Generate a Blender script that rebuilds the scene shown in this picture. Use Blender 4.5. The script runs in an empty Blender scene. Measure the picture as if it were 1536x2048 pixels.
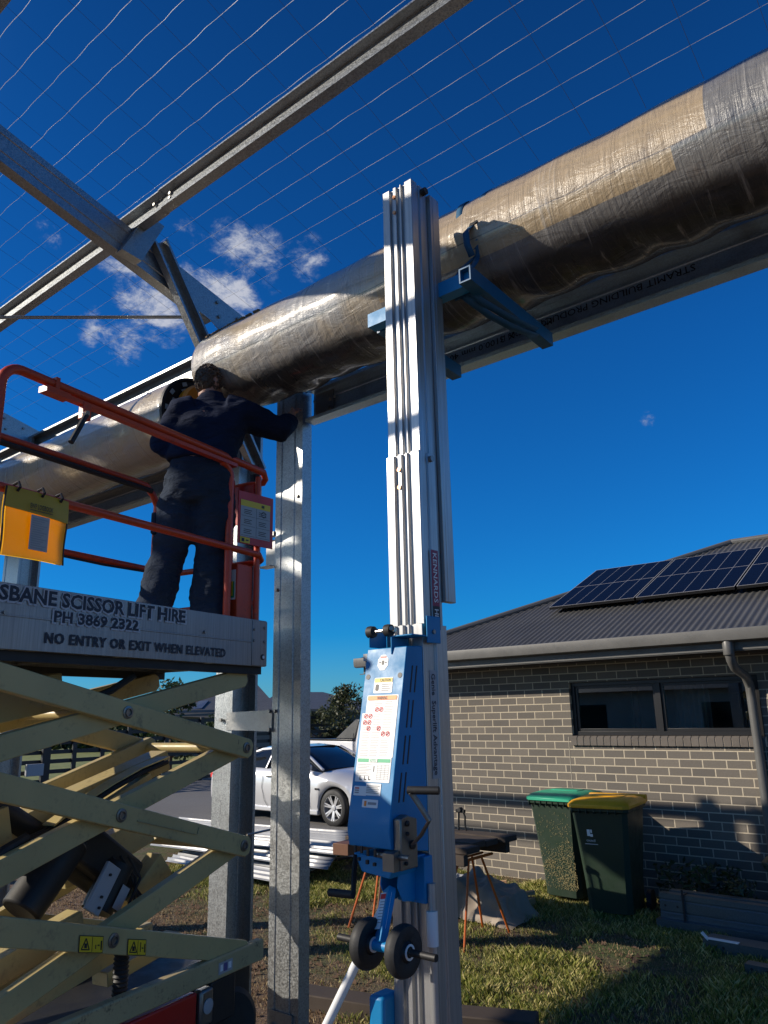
import bpy, bmesh, math, random
import numpy as np
from math import sin, cos, tan, pi, radians, sqrt, atan2, hypot
from mathutils import Vector, Matrix
rnd = random.Random(7)
scene = bpy.context.scene
COL = scene.collection
V = Vector

# ------------------------------------------------------------------ camera
CAM_H = 1.9
PITCH, YAW, ROLL, FPX = radians(14.8), radians(39.4), radians(1.2), 1530.0
fw = V((-sin(YAW) * cos(PITCH), cos(YAW) * cos(PITCH), sin(PITCH)))
rt0 = V((cos(YAW), sin(YAW), 0.0))
up0 = rt0.cross(fw)
rt = cos(ROLL) * rt0 - sin(ROLL) * up0
up = cos(ROLL) * up0 + sin(ROLL) * rt0
cam_data = bpy.data.cameras.new('camera')
cam_data.sensor_fit = 'VERTICAL'
cam_data.sensor_height = 36.0
cam_data.lens = FPX / 2048.0 * 36.0
cam_data.clip_start = 0.05
cam_data.clip_end = 2000.0
cam = bpy.data.objects.new('camera', cam_data)
COL.objects.link(cam)
M3 = Matrix((rt, up, -fw)).transposed()
cam.matrix_world = Matrix.Translation((0, 0, CAM_H)) @ M3.to_4x4()
scene.camera = cam

# ------------------------------------------------------------------ sun, sky, exposure
SUN_EL, SUN_AZ = radians(25.0), radians(226.0)       # azimuth clockwise from +Y
sun_dir = V((sin(SUN_AZ) * cos(SUN_EL), cos(SUN_AZ) * cos(SUN_EL), sin(SUN_EL)))
sd = bpy.data.lights.new('sun', 'SUN')
sd.energy = 5.0
sd.angle = radians(0.53)
sd.color = (1.0, 0.90, 0.76)
sun = bpy.data.objects.new('sun', sd)
sun.rotation_euler = (-sun_dir).to_track_quat('-Z', 'Y').to_euler()
sun.location = (-20, -20, 20)
COL.objects.link(sun)

scene.view_settings.view_transform = 'Standard'
scene.view_settings.look = 'None'
scene.view_settings.exposure = 0.08
scene.view_settings.gamma = 1.0
scene.view_settings.use_curve_mapping = False

def ray(px, py):
    """direction through a point of the 1536x2048 photograph"""
    return fw + rt * ((px - 768) / FPX) + up * ((1024 - py) / FPX)

world = bpy.data.worlds.new('World')
scene.world = world
world.use_nodes = True
wn, wl = world.node_tree.nodes, world.node_tree.links
wn.clear()
sky = wn.new('ShaderNodeTexSky')
sky.sky_type = 'NISHITA'
sky.sun_disc = False
sky.sun_elevation = SUN_EL
sky.sun_rotation = SUN_AZ
sky.air_density = 1.0
sky.dust_density = 0.2
sky.ozone_density = 2.6
# the clear deep blue of a dry winter sky: tint by height above the horizon
tc = wn.new('ShaderNodeTexCoord')
sxyz = wn.new('ShaderNodeSeparateXYZ')
wl.new(tc.outputs['Generated'], sxyz.inputs[0])
tint = wn.new('ShaderNodeValToRGB')
te = tint.color_ramp.elements
te[0].position, te[0].color = 0.0, (0.20, 0.56, 1.00, 1)
te[1].position, te[1].color = 0.80, (0.04, 0.31, 0.69, 1)
for pos_, col_ in ((0.10, (0.04, 0.49, 1.00, 1)), (0.45, (0.04, 0.44, 0.95, 1))):
    x_ = te.new(pos_); x_.color = col_
wl.new(sxyz.outputs['Z'], tint.inputs[0])
tm = wn.new('ShaderNodeMix'); tm.data_type = 'RGBA'; tm.blend_type = 'MULTIPLY'
# deepest at right angles to the sun, paler towards it and opposite it
sdot = wn.new('ShaderNodeVectorMath'); sdot.operation = 'DOT_PRODUCT'
wl.new(tc.outputs['Generated'], sdot.inputs[0]); sdot.inputs[1].default_value = sun_dir
sabs = wn.new('ShaderNodeMath'); sabs.operation = 'ABSOLUTE'; wl.new(sdot.outputs['Value'], sabs.inputs[0])
sfac = wn.new('ShaderNodeMapRange'); sfac.interpolation_type = 'SMOOTHSTEP'
for k_, v_ in (('From Min', .55), ('From Max', .90), ('To Min', 1.0), ('To Max', .45)): sfac.inputs[k_].default_value = v_
wl.new(sabs.outputs[0], sfac.inputs['Value']); wl.new(sfac.outputs[0], tm.inputs[0])
wl.new(sky.outputs[0], tm.inputs[6]); wl.new(tint.outputs[0], tm.inputs[7])
bg = wn.new('ShaderNodeBackground')
bg.inputs['Strength'].default_value = 0.118
wl.new(tm.outputs[2], bg.inputs['Color'])
# clouds: a few soft clumps low over the far houses
total = None
for (px, py, rad, amt) in [(275, 545, 70, .9), (300, 600, 75, 1.0), (360, 575, 60, .9), (255, 590, 45, .7), (470, 600, 62, 1.0), (430, 570, 60, .95), (200, 660, 50, .75), (245, 685, 50, .75),
                           (470, 500, 62, .8), (520, 510, 60, .85), (540, 545, 50, .6), (612, 520, 55, .75), (385, 463, 42, .7), (440, 460, 40, .6),
                           (103, 470, 34, .55), (235, 525, 45, .7), (1295, 838, 24, .6), (330, 650, 60, .7)]:
    d = ray(px, py).normalized()
    dp = wn.new('ShaderNodeVectorMath'); dp.operation = 'DOT_PRODUCT'
    wl.new(tc.outputs['Generated'], dp.inputs[0])
    dp.inputs[1].default_value = d
    mr = wn.new('ShaderNodeMapRange')
    mr.inputs['From Min'].default_value = cos(rad / FPX)
    mr.inputs['From Max'].default_value = 1.0
    mr.inputs['To Max'].default_value = amt
    wl.new(dp.outputs['Value'], mr.inputs['Value'])
    if total is None:
        total = mr.outputs[0]
    else:
        mx = wn.new('ShaderNodeMath'); mx.operation = 'MAXIMUM'
        wl.new(total, mx.inputs[0]); wl.new(mr.outputs[0], mx.inputs[1])
        total = mx.outputs[0]
nz = wn.new('ShaderNodeTexNoise')
nz.inputs['Scale'].default_value = 20.0
nz.inputs['Detail'].default_value = 9.0
nz.inputs['Roughness'].default_value = 0.70
nz.inputs['Distortion'].default_value = 0.25
mp = wn.new('ShaderNodeMapping'); mp.inputs['Scale'].default_value = (1, 1, 1.7)
wl.new(tc.outputs['Generated'], mp.inputs['Vector']); wl.new(mp.outputs[0], nz.inputs['Vector'])
nzc = wn.new('ShaderNodeMapRange'); nzc.inputs['From Min'].default_value = .30; nzc.inputs['From Max'].default_value = .70
wl.new(nz.outputs['Fac'], nzc.inputs['Value'])
ad = wn.new('ShaderNodeMath'); ad.operation = 'MULTIPLY_ADD'
wl.new(total, ad.inputs[0]); ad.inputs[1].default_value = .80; wl.new(nzc.outputs[0], ad.inputs[2])
ms = wn.new('ShaderNodeMapRange'); ms.interpolation_type = 'SMOOTHSTEP'
ms.inputs['From Min'].default_value = 0.74
ms.inputs['From Max'].default_value = 1.42
ms.inputs['To Max'].default_value = 0.78
wl.new(ad.outputs[0], ms.inputs['Value'])
gate = wn.new('ShaderNodeMath'); gate.operation = 'MULTIPLY'
gm = wn.new('ShaderNodeMapRange'); gm.inputs['From Max'].default_value = 0.35
wl.new(total, gm.inputs['Value'])
wl.new(ms.outputs[0], gate.inputs[0]); wl.new(gm.outputs[0], gate.inputs[1])
cr = wn.new('ShaderNodeValToRGB')
cr.color_ramp.elements[0].color = (0.20, 0.27, 0.42, 1)
cr.color_ramp.elements[1].color = (0.62, 0.63, 0.68, 1)
cr.color_ramp.elements[0].position = 0.9
cr.color_ramp.elements[1].position = 1.0
nz2 = wn.new('ShaderNodeMapRange'); nz2.inputs['From Min'].default_value = 0.85; nz2.inputs['From Max'].default_value = 1.45
wl.new(ad.outputs[0], nz2.inputs['Value'])
cr.color_ramp.elements[0].position = 0.1
wl.new(nz2.outputs[0], cr.inputs[0])
cb = wn.new('ShaderNodeBackground'); cb.inputs['Strength'].default_value = 1.0
wl.new(cr.outputs[0], cb.inputs['Color'])
mixw = wn.new('ShaderNodeMixShader')
wl.new(gate.outputs[0], mixw.inputs[0]); wl.new(bg.outputs[0], mixw.inputs[1]); wl.new(cb.outputs[0], mixw.inputs[2])
wo = wn.new('ShaderNodeOutputWorld')
wl.new(mixw.outputs[0], wo.inputs['Surface'])

# ------------------------------------------------------------------ helpers: shapes
class MB:
    """collects shapes, then links them as ONE mesh object"""
    def __init__(self):
        self.v, self.f, self.m = [], [], []
        self.cur = 0
    def mat(self, i):
        self.cur = i
        return self
    def add(self, vs, fs):
        o = len(self.v)
        self.v.extend([tuple(p) for p in vs])
        for f in fs:
            self.f.append(tuple(i + o for i in f)); self.m.append(self.cur)
        return self
    def box(self, x0, x1, y0, y1, z0, z1):
        vs = [(x, y, z) for z in (z0, z1) for y in (y0, y1) for x in (x0, x1)]
        return self.add(vs, [(0, 2, 3, 1), (4, 5, 7, 6), (0, 1, 5, 4), (2, 6, 7, 3), (0, 4, 6, 2), (1, 3, 7, 5)])
    def obox(self, c, ux, uy, uz, sx, sy, sz):
        c, ux, uy, uz = V(c), V(ux).normalized(), V(uy).normalized(), V(uz).normalized()
        vs = [c + ux * (sx / 2 * a) + uy * (sy / 2 * b) + uz * (sz / 2 * d) for d in (-1, 1) for b in (-1, 1) for a in (-1, 1)]
        return self.add(vs, [(0, 2, 3, 1), (4, 5, 7, 6), (0, 1, 5, 4), (2, 6, 7, 3), (0, 4, 6, 2), (1, 3, 7, 5)])
    def beam(self, p0, p1, w, h, upv=(0, 0, 1)):
        p0, p1 = V(p0), V(p1)
        a = (p1 - p0).normalized(); s = a.cross(V(upv)).normalized(); u = s.cross(a)
        return self.obox((p0 + p1) / 2, a, s, u, (p1 - p0).length, w, h)
    def prism(self, poly, o, U, W, N, d):
        """polygon in plane (U,W) at o, extruded by d along N"""
        o, U, W, N = V(o), V(U), V(W), V(N)
        n = len(poly)
        a = [o + U * p[0] + W * p[1] for p in poly]
        b = [p + N * d for p in a]
        fs = [tuple(range(n - 1, -1, -1)), tuple(range(n, 2 * n))]
        fs += [(i, (i + 1) % n, n + (i + 1) % n, n + i) for i in range(n)]
        return self.add(a + b, fs)
    def tube(self, pts, r, n=10, caps=True, closed=False):
        pts = [V(p) for p in pts]
        k = len(pts)
        rs = r if isinstance(r, (list, tuple)) else [r] * k
        vs, fs = [], []
        t = (pts[1] - pts[0]).normalized()
        ref = V((0, 0, 1)) if abs(t.z) < .9 else V((1, 0, 0))
        nx = t.cross(ref).normalized()
        for i in range(k):
            if closed:
                t = (pts[(i + 1) % k] - pts[i - 1]).normalized()
            elif i == 0: t = (pts[1] - pts[0]).normalized()
            elif i == k - 1: t = (pts[-1] - pts[-2]).normalized()
            else: t = ((pts[i + 1] - pts[i]).normalized() + (pts[i] - pts[i - 1]).normalized()).normalized()
            nx = (nx - t * nx.dot(t)).normalized()
            ny = t.cross(nx)
            rr = rs[i]
            ra, rb = rr if isinstance(rr, (list, tuple)) else (rr, rr)
            for j in range(n):
                a = 2 * pi * j / n
                vs.append(pts[i] + nx * (cos(a) * ra) + ny * (sin(a) * rb))
        for i in range(k if closed else k - 1):
            i2 = (i + 1) % k
            for j in range(n):
                fs.append((i * n + j, i * n + (j + 1) % n, i2 * n + (j + 1) % n, i2 * n + j))
        if caps and not closed:
            fs.append(tuple(range(n - 1, -1, -1)))
            fs.append(tuple((k - 1) * n + j for j in range(n)))
        return self.add(vs, fs)
    def cyl(self, p0, p1, r, n=16):
        return self.tube([p0, p1], r, n)
    def lathe(self, prof, o, axis, n=32, closed=False):
        """prof: (radius, height along axis)"""
        o, ax = V(o), V(axis).normalized()
        ref = V((0, 0, 1)) if abs(ax.z) < .9 else V((1, 0, 0))
        nx = ax.cross(ref).normalized(); ny = ax.cross(nx)
        vs, fs = [], []
        for (r, h) in prof:
            for j in range(n):
                a = 2 * pi * j / n
                vs.append(o + ax * h + nx * (cos(a) * r) + ny * (sin(a) * r))
        k = len(prof)
        for i in range(k if closed else k - 1):
            i2 = (i + 1) % k
            for j in range(n):
                fs.append((i * n + j, i * n + (j + 1) % n, i2 * n + (j + 1) % n, i2 * n + j))
        if not closed:
            if prof[0][0] > 1e-5: fs.append(tuple(range(n - 1, -1, -1)))
            if prof[-1][0] > 1e-5: fs.append(tuple((k - 1) * n + j for j in range(n)))
        return self.add(vs, fs)
    def grid(self, fn, nu, nv, closed_u=False):
        vs = [fn(i / (nu if closed_u else nu - 1), j / (nv - 1)) for j in range(nv) for i in range(nu)]
        fs = []
        for j in range(nv - 1):
            for i in range(nu if closed_u else nu - 1):
                i2 = (i + 1) % nu
                fs.append((j * nu + i, j * nu + i2, (j + 1) * nu + i2, (j + 1) * nu + i))
        return self.add(vs, fs)
    def ellipsoid(self, c, rx, ry, rz, n=16, ax=None):
        c = V(c)
        A = ax or (V((1, 0, 0)), V((0, 1, 0)), V((0, 0, 1)))
        def fn(u, v):
            a, b = 2 * pi * u, pi * (v - .5) * .998
            return c + A[0] * (rx * cos(a) * cos(b)) + A[1] * (ry * sin(a) * cos(b)) + A[2] * (rz * sin(b))
        return self.grid(fn, n, n // 2 + 3, True)
    def csec(self, p0, p1, side, upv, h, b, lip=.018, t=.0032, kinks=True):
        """cold formed C section: web in plane (axis, upv), flanges run along `side`; p0/p1 on the web's lower outer corner"""
        p0, p1 = V(p0), V(p1)
        path = [(b, lip), (b, 0), (0, 0)]
        if kinks and h > .15:
            k = .005
            path += [(0, h * .2), (k, h * .2 + k), (k, h * .3 - k), (0, h * .3), (0, h * .7), (k, h * .7 + k), (k, h * .8 - k), (0, h * .8)]
        path += [(0, h), (b, h), (b, h - lip)]
        poly = thick(path, t)
        N = (p1 - p0)
        return self.prism(poly, p0, V(side).normalized(), V(upv).normalized(), N.normalized(), N.length)
    def zsec(self, p0, p1, side, upv, h, b, lip=.016, t=.0032):
        """cold formed Z section: lower flange along +side, upper flange along -side"""
        p0, p1 = V(p0), V(p1)
        poly = thick([(b, lip), (b, 0), (0, 0), (0, h), (-b, h), (-b, h - lip)], t)
        N = p1 - p0
        return self.prism(poly, p0, V(side).normalized(), V(upv).normalized(), N.normalized(), N.length)
    def text(self, s, o, U, W, width=None, height=.05, align='LEFT', lift=.0012, font_w=0.0, spacing=1.0, extrude=.0004):
        cu = bpy.data.curves.new('t', 'FONT')
        cu.body = s; cu.size = 1.0; cu.extrude = 0.0; cu.offset = font_w; cu.resolution_u = 2; cu.space_character = spacing
        ob = bpy.data.objects.new('t', cu)
        COL.objects.link(ob)
        bpy.context.view_layer.update()
        me = bpy.data.meshes.new_from_object(ob.evaluated_get(bpy.context.evaluated_depsgraph_get()))
        xs = [v.co.x for v in me.vertices]; ys = [v.co.y for v in me.vertices]
        x0, x1, y0, y1 = min(xs), max(xs), min(0, min(ys)) * 0, max(ys)
        sy = height / (y1 - y0)
        sx = (width / (x1 - x0)) if width else sy
        o, U, W = V(o), V(U).normalized(), V(W).normalized()
        N = U.cross(W)
        off = -x0 if align == 'LEFT' else -(x0 + x1) / 2
        vs = [o + U * ((v.co.x + off) * sx) + W * (v.co.y * sy) + N * lift for v in me.vertices]
        self.add(vs, [tuple(p.vertices) for p in me.polygons])
        bpy.data.objects.remove(ob); bpy.data.meshes.remove(me); bpy.data.curves.remove(cu)
        return self
    def patch(self, o, U, W, x0, x1, y0, y1, lift=.001, corner=0.0):
        o, U, W = V(o), V(U).normalized(), V(W).normalized()
        N = U.cross(W)
        if corner <= 0:
            pl = [(x0, y0), (x1, y0), (x1, y1), (x0, y1)]
        else:
            pl = []
            for cx, cy, a0 in ((x1 - corner, y0 + corner, -90), (x1 - corner, y1 - corner, 0), (x0 + corner, y1 - corner, 90), (x0 + corner, y0 + corner, 180)):
                for k in range(4):
                    a = radians(a0 + 30 * k)
                    pl.append((cx + corner * cos(a), cy + corner * sin(a)))
        vs = [o + U * p[0] + W * p[1] + N * lift for p in pl]
        return self.add(vs, [tuple(range(len(pl)))])
    def ring(self, o, U, W, cx, cy, r, w, lift=.002, n=16):
        o, U, W = V(o), V(U).normalized(), V(W).normalized(); N = U.cross(W)
        vs = []
        for k in range(n):
            a = 2 * pi * k / n
            for rr in (r, r - w):
                vs.append(o + U * (cx + rr * cos(a)) + W * (cy + rr * sin(a)) + N * lift)
        fs = [(2 * k, 2 * ((k + 1) % n), 2 * ((k + 1) % n) + 1, 2 * k + 1) for k in range(n)]
        return self.add(vs, fs)
    def build(self, name, mats, parent=None, angle=35, bevel=0.0, mods=None, smooth=True):
        if not isinstance(mats, (list, tuple)): mats = [mats]
        me = bpy.data.meshes.new(name)
        vs = np.array(self.v, dtype=float)
        if parent is not None:
            loc = np.array(parent_loc(parent))
            vs = vs - loc
        me.from_pydata([tuple(p) for p in vs], [], self.f)
        for m in mats: me.materials.append(m)
        if len(mats) > 1:
            me.polygons.foreach_set('material_index', self.m)
        bm = bmesh.new(); bm.from_mesh(me)
        bmesh.ops.recalc_face_normals(bm, faces=bm.faces)
        bm.to_mesh(me); bm.free()
        if smooth:
            me.polygons.foreach_set('use_smooth', [True] * len(me.polygons))
            me.set_sharp_from_angle(angle=radians(angle))
        me.update()
        ob = bpy.data.objects.new(name, me)
        COL.objects.link(ob)
        if parent is not None: ob.parent = parent
        if bevel > 0:
            b = ob.modifiers.new('bevel', 'BEVEL'); b.width = bevel; b.segments = 2; b.limit_method = 'ANGLE'; b.angle_limit = radians(50)
            b.harden_normals = False
        return ob

def parent_loc(p):
    l = V(p.location)
    q = p.parent
    while q is not None:
        l += V(q.location); q = q.parent
    return l

def thick(path, t):
    """closed outline of a polyline given thickness t"""
    n = len(path)
    P = [V((p[0], p[1])) for p in path]
    L, R = [], []
    for i in range(n):
        if i == 0: d = (P[1] - P[0]).normalized(); nn = V((-d.y, d.x)); s = 1
        elif i == n - 1: d = (P[-1] - P[-2]).normalized(); nn = V((-d.y, d.x)); s = 1
        else:
            a = (P[i] - P[i - 1]).normalized(); b = (P[i + 1] - P[i]).normalized()
            na, nb = V((-a.y, a.x)), V((-b.y, b.x))
            nn = (na + nb).normalized(); s = 1 / max(.35, nn.dot(na))
        L.append(P[i] + nn * (t * .5 * s)); R.append(P[i] - nn * (t * .5 * s))
    return [(p.x, p.y) for p in L] + [(p.x, p.y) for p in reversed(R)]

def tag(o, label=None, cat=None, group=None, kind=None):
    if label: o['label'] = label
    if cat: o['category'] = cat
    if group: o['group'] = group
    if kind: o['kind'] = kind
    return o

def empty(name, loc, label, cat, group=None):
    o = bpy.data.objects.new(name, None)
    o.empty_display_size = .1
    o.location = loc
    COL.objects.link(o)
    return tag(o, label, cat, group)

def copy_tree(o, parent=None):
    c = o.copy(); COL.objects.link(c)
    if parent is not None: c.parent = parent
    for ch in list(o.children): copy_tree(ch, c)
    return c

def bake(ob):
    """apply the modifiers of an object to its mesh"""
    bpy.context.view_layer.update()
    dg = bpy.context.evaluated_depsgraph_get()
    me = bpy.data.meshes.new_from_object(ob.evaluated_get(dg))
    ob.modifiers.clear(); ob.data = me
    return ob

def at_dist(px, py, d):
    """world point seen at (px,py), at horizontal forward distance d"""
    r = ray(px, py)
    hf = V((-sin(YAW), cos(YAW), 0))
    return V((0, 0, CAM_H)) + r * (d / r.dot(hf))
def on_y(px, py, y):
    r = ray(px, py); return V((0, 0, CAM_H)) + r * (y / r.y)
def on_x(px, py, x):
    r = ray(px, py); return V((0, 0, CAM_H)) + r * (x / r.x)
def on_z(px, py, z=0.0):
    r = ray(px, py); return V((0, 0, CAM_H)) + r * ((z - CAM_H) / r.z)

# ------------------------------------------------------------------ helpers: materials
class Mat:
    def __init__(self, name):
        self.m = bpy.data.materials.new(name); self.m.use_nodes = True
        self.n, self.l = self.m.node_tree.nodes, self.m.node_tree.links
        self.p = self.n['Principled BSDF']
        self.tc = None
    def node(self, t, **kw):
        nd = self.n.new(t)
        for k, v in kw.items():
            if hasattr(nd, k): setattr(nd, k, v)
            else: nd.inputs[k].default_value = v
        return nd
    def link(self, a, b): self.l.new(a, b); return self
    def coord(self, scale=(1, 1, 1), rot=(0, 0, 0), which='Object'):
        if self.tc is None: self.tc = self.n.new('ShaderNodeTexCoord')
        mp = self.n.new('ShaderNodeMapping')
        mp.inputs['Scale'].default_value = scale; mp.inputs['Rotation'].default_value = rot
        self.l.new(self.tc.outputs[which], mp.inputs['Vector'])
        return mp.outputs[0]
    def noise(self, scale, detail=4, rough=.55, vec=None, dist=0.0):
        nd = self.node('ShaderNodeTexNoise')
        nd.inputs['Scale'].default_value = scale; nd.inputs['Detail'].default_value = detail
        nd.inputs['Roughness'].default_value = rough; nd.inputs['Distortion'].default_value = dist
        self.l.new(vec if vec is not None else self.coord(), nd.inputs['Vector'])
        return nd.outputs['Fac']
    def ramp(self, fac, stops, interp='LINEAR'):
        r = self.node('ShaderNodeValToRGB')
        r.color_ramp.interpolation = interp
        e = r.color_ramp.elements
        e[0].position, e[0].color = stops[0][0], c4(stops[0][1])
        e[1].position, e[1].color = stops[-1][0], c4(stops[-1][1])
        for pos, c in stops[1:-1]:
            x = e.new(pos); x.color = c4(c)
        self.l.new(fac, r.inputs[0])
        return r.outputs[0]
    def mix(self, fac, a, b, blend='MIX'):
        m = self.node('ShaderNodeMix', data_type='RGBA', blend_type=blend)
        for s, v in ((m.inputs[0], fac), (m.inputs[6], a), (m.inputs[7], b)):
            if isinstance(v, (int, float)): s.default_value = v
            elif isinstance(v, (tuple, list)): s.default_value = c4(v)
            else: self.l.new(v, s)
        return m.outputs[2]
    def math(self, op, a, b=None, clamp=False):
        m = self.node('ShaderNodeMath', operation=op); m.use_clamp = clamp
        for i, v in enumerate((a, b)):
            if v is None: continue
            if isinstance(v, (int, float)): m.inputs[i].default_value = v
            else: self.l.new(v, m.inputs[i])
        return m.outputs[0]
    def maprange(self, x, a, b, c=0.0, d=1.0, smooth=False):
        m = self.node('ShaderNodeMapRange')
        if smooth: m.interpolation_type = 'SMOOTHSTEP'
        for k, v in zip(('From Min', 'From Max', 'To Min', 'To Max'), (a, b, c, d)): m.inputs[k].default_value = v
        self.l.new(x, m.inputs['Value']); return m.outputs[0]
    def sep(self, vec):
        s = self.node('ShaderNodeSeparateXYZ'); self.l.new(vec, s.inputs[0]); return s.outputs
    def set(self, **kw):
        for k, v in kw.items():
            s = self.p.inputs[k.replace('_', ' ')]
            if isinstance(v, (int, float)): s.default_value = v
            elif isinstance(v, (tuple, list)): s.default_value = c4(v) if len(s.default_value) == 4 else v
            else: self.l.new(v, s)
        return self
    def bump(self, h, strength=.3, dist=.01):
        b = self.node('ShaderNodeBump'); b.inputs['Strength'].default_value = strength; b.inputs['Distance'].default_value = dist
        self.l.new(h, b.inputs['Height']); self.l.new(b.outputs[0], self.p.inputs['Normal']); return self
def c4(c): return tuple(c) if len(c) == 4 else tuple(c) + (1.0,)

def paint(name, col, rough=.4, dirt=.25, dirtcol=(.03, .025, .02), metal=0.0, scale=9.0, coat=0.0, bump=.08):
    k = Mat(name)
    a = k.noise(scale, 6, .65)
    b = k.noise(scale * 7, 4, .6)
    f = k.maprange(k.math('MULTIPLY', a, b), .26, .50, 0, dirt, True)
    dark = tuple(x * .82 for x in col)
    base = k.mix(k.maprange(k.noise(2.3, 3), .35, .65), col, dark)
    k.set(Base_Color=k.mix(f, base, dirtcol), Roughness=k.maprange(a, .3, .7, rough - .07, rough + .12), Metallic=metal)
    if coat: k.set(Coat_Weight=coat, Coat_Roughness=.08)
    if bump: k.bump(k.noise(45, 3), bump, .002)
    return k.m
def plain(name, col, rough=.5, metal=0.0):
    k = Mat(name); k.set(Base_Color=col, Roughness=rough, Metallic=metal); return k.m

def galvanised(name, light=.56, tint=(1, 1.0, .98), spangle=1.0, scale=120):
    k = Mat(name)
    v = k.node('ShaderNodeTexVoronoi'); v.inputs['Scale'].default_value = scale; v.inputs['Randomness'].default_value = 1
    k.link(k.coord(), v.inputs['Vector'])
    s = k.sep(v.outputs['Color'])
    g = k.math('ADD', k.math('MULTIPLY', s[0], .6), k.math('MULTIPLY', k.noise(scale * 1.6, 3), .4))
    lo, hi = light * (1 - .52 * spangle), light * (1 + .32 * spangle)
    c = k.ramp(g, [(.12, tuple(lo * t for t in tint)), (.55, tuple(light * t for t in tint)), (.9, tuple(hi * t for t in tint))])
    dirt = k.maprange(k.noise(3.1, 5, .6), .52, .72, 0, .35, True)
    c = k.mix(dirt, c, (.17, .165, .15))
    k.set(Base_Color=c, Metallic=.82, Roughness=k.maprange(g, .1, .9, .30, .52))
    k.bump(k.noise(6, 3), .05, .01)
    return k.m

def aluminium(name, light=.62):
    k = Mat(name)
    st = k.noise(6, 5, .7, k.coord((18, 18, .35)))
    sm = k.noise(2.2, 5, .6)
    c = k.ramp(st, [(.3, (light * .72,) * 3), (.7, (light * 1.1, light * 1.1, light * 1.08))])
    c = k.mix(k.maprange(sm, .5, .75, 0, .4, True), c, (.22, .21, .20))
    k.set(Base_Color=c, Metallic=.7, Roughness=k.maprange(sm, .3, .7, .28, .5))
    return k.m

M = {}
M['galv'] = galvanised('galvanised_steel', .40, (.95, 1, 1.02), spangle=.65, scale=190)
M['galv_big'] = galvanised('galvanised_steel_spangled', .42, (.97, 1, 1), .72, 150)
M['zinc_dull'] = galvanised('dull_zinc_steel', .34, (1, 1, .98), .35)
M['zinc_shaded'] = galvanised('shaded_zinc_steel', .17, (.68, .95, 1.15), .4, 200)  # zinc steel with the shade over the pile put into its colour
M['alu'] = aluminium('mast_aluminium', .47)
M['galv_beam'] = galvanised('sky_tinted_zinc_steel', .66, (.80, 1.0, 1.14), .35, 190)  # header steel, the blue of reflected sky put into its base colour
M['alu_deck'] = aluminium('deck_aluminium', .34)
M['orange'] = paint('orange_paint', (.60, .062, .016), .38, .5)
M['red'] = paint('red_paint', (.55, .02, .015), .35, .35)
M['cream'] = paint('cream_paint', (.54, .43, .19), .42, .60, (.16, .12, .07), scale=7)
M['cream_worn'] = paint('worn_cream_paint', (.47, .38, .19), .5, .95, (.02, .018, .015), scale=13)
M['blue'] = paint('blue_paint', (.0005, .225, .50), .46, .06, (.05, .22, .45), scale=12)
M['blue_dark'] = paint('blue_tube_paint', (.004, .12, .27), .4, .25)
M['black_steel'] = paint('black_steel', (.014, .014, .014), .55, .3, (.08, .07, .06))
M['rubber'] = paint('rubber', (.018, .018, .018), .62, .35, (.08, .075, .065), bump=.3)
M['chrome'] = plain('bright_steel', (.62, .6, .57), .22, 1.0)
M['steel'] = paint('bare_steel', (.25, .24, .22), .36, .4, (.06, .05, .04), metal=.8)
M['bolt'] = plain('bolt_steel', (.30, .29, .27), .4, .8)
M['brass'] = plain('copper_bolt', (.62, .29, .14), .35, .8)
M['white'] = plain('white_sticker', (.80, .80, .78), .45)
M['ink'] = plain('black_ink', (.015, .015, .018), .5)
M['grey_ink'] = plain('grey_ink', (.30, .30, .31), .5)
M['navy_ink'] = plain('navy_ink', (.012, .018, .035), .5)
M['sticker_yellow'] = plain('yellow_sticker', (.75, .53, .02), .45)
M['sticker_orange'] = plain('orange_sticker', (.90, .25, .02), .45)
M['sticker_green'] = plain('green_sticker', (.02, .40, .17), .45)
M['sticker_red'] = plain('red_sticker', (.70, .03, .03), .45)
M['maroon'] = plain('maroon_sticker', (.28, .012, .05), .4)
M['grey_sticker'] = plain('grey_sticker', (.36, .37, .38), .45)
M['colorbond'] = paint('dark_grey_roof_paint', (.090, .088, .083), .42, .12)
M['colorbond_trim'] = paint('grey_trim_paint', (.125, .122, .115), .4, .12)
M['black_frame'] = plain('black_window_frame', (.012, .012, .013), .35)
M['concrete'] = paint('concrete', (.33, .30, .26), .85, .4, (.12, .10, .08))
M['timber_old'] = paint('weathered_timber', (.065, .047, .034), .8, .5, (.03, .025, .02))
M['timber_new'] = paint('pine_timber', (.50, .30, .15), .7, .25, (.2, .1, .05))
M['timber_brown'] = paint('brown_plank', (.17, .072, .035), .6, .25)
M['tarp'] = paint('grey_tarp', (.30, .24, .18), .6, .3)
M['trestle'] = paint('orange_trestle_paint', (.60, .13, .015), .4, .3)
M['sheet_white'] = paint('white_roof_sheet', (.37, .375, .38), .35, .15)
M['dark_fence'] = plain('black_fence_paint', (.012, .012, .014), .5)
M['bin_green'] = paint('dark_green_bin_plastic', (.022, .042, .026), .42, .2)
M['lid_green'] = paint('green_lid_plastic', (.03, .42, .24), .42, .15)
M['lid_yellow'] = paint('yellow_lid_plastic', (.80, .38, .005), .42, .15)
M['glass_dark'] = plain('dark_glass', (.010, .012, .014), .03)
M['tan'] = plain('dry_clippings', (.34, .28, .13), .8)
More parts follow.
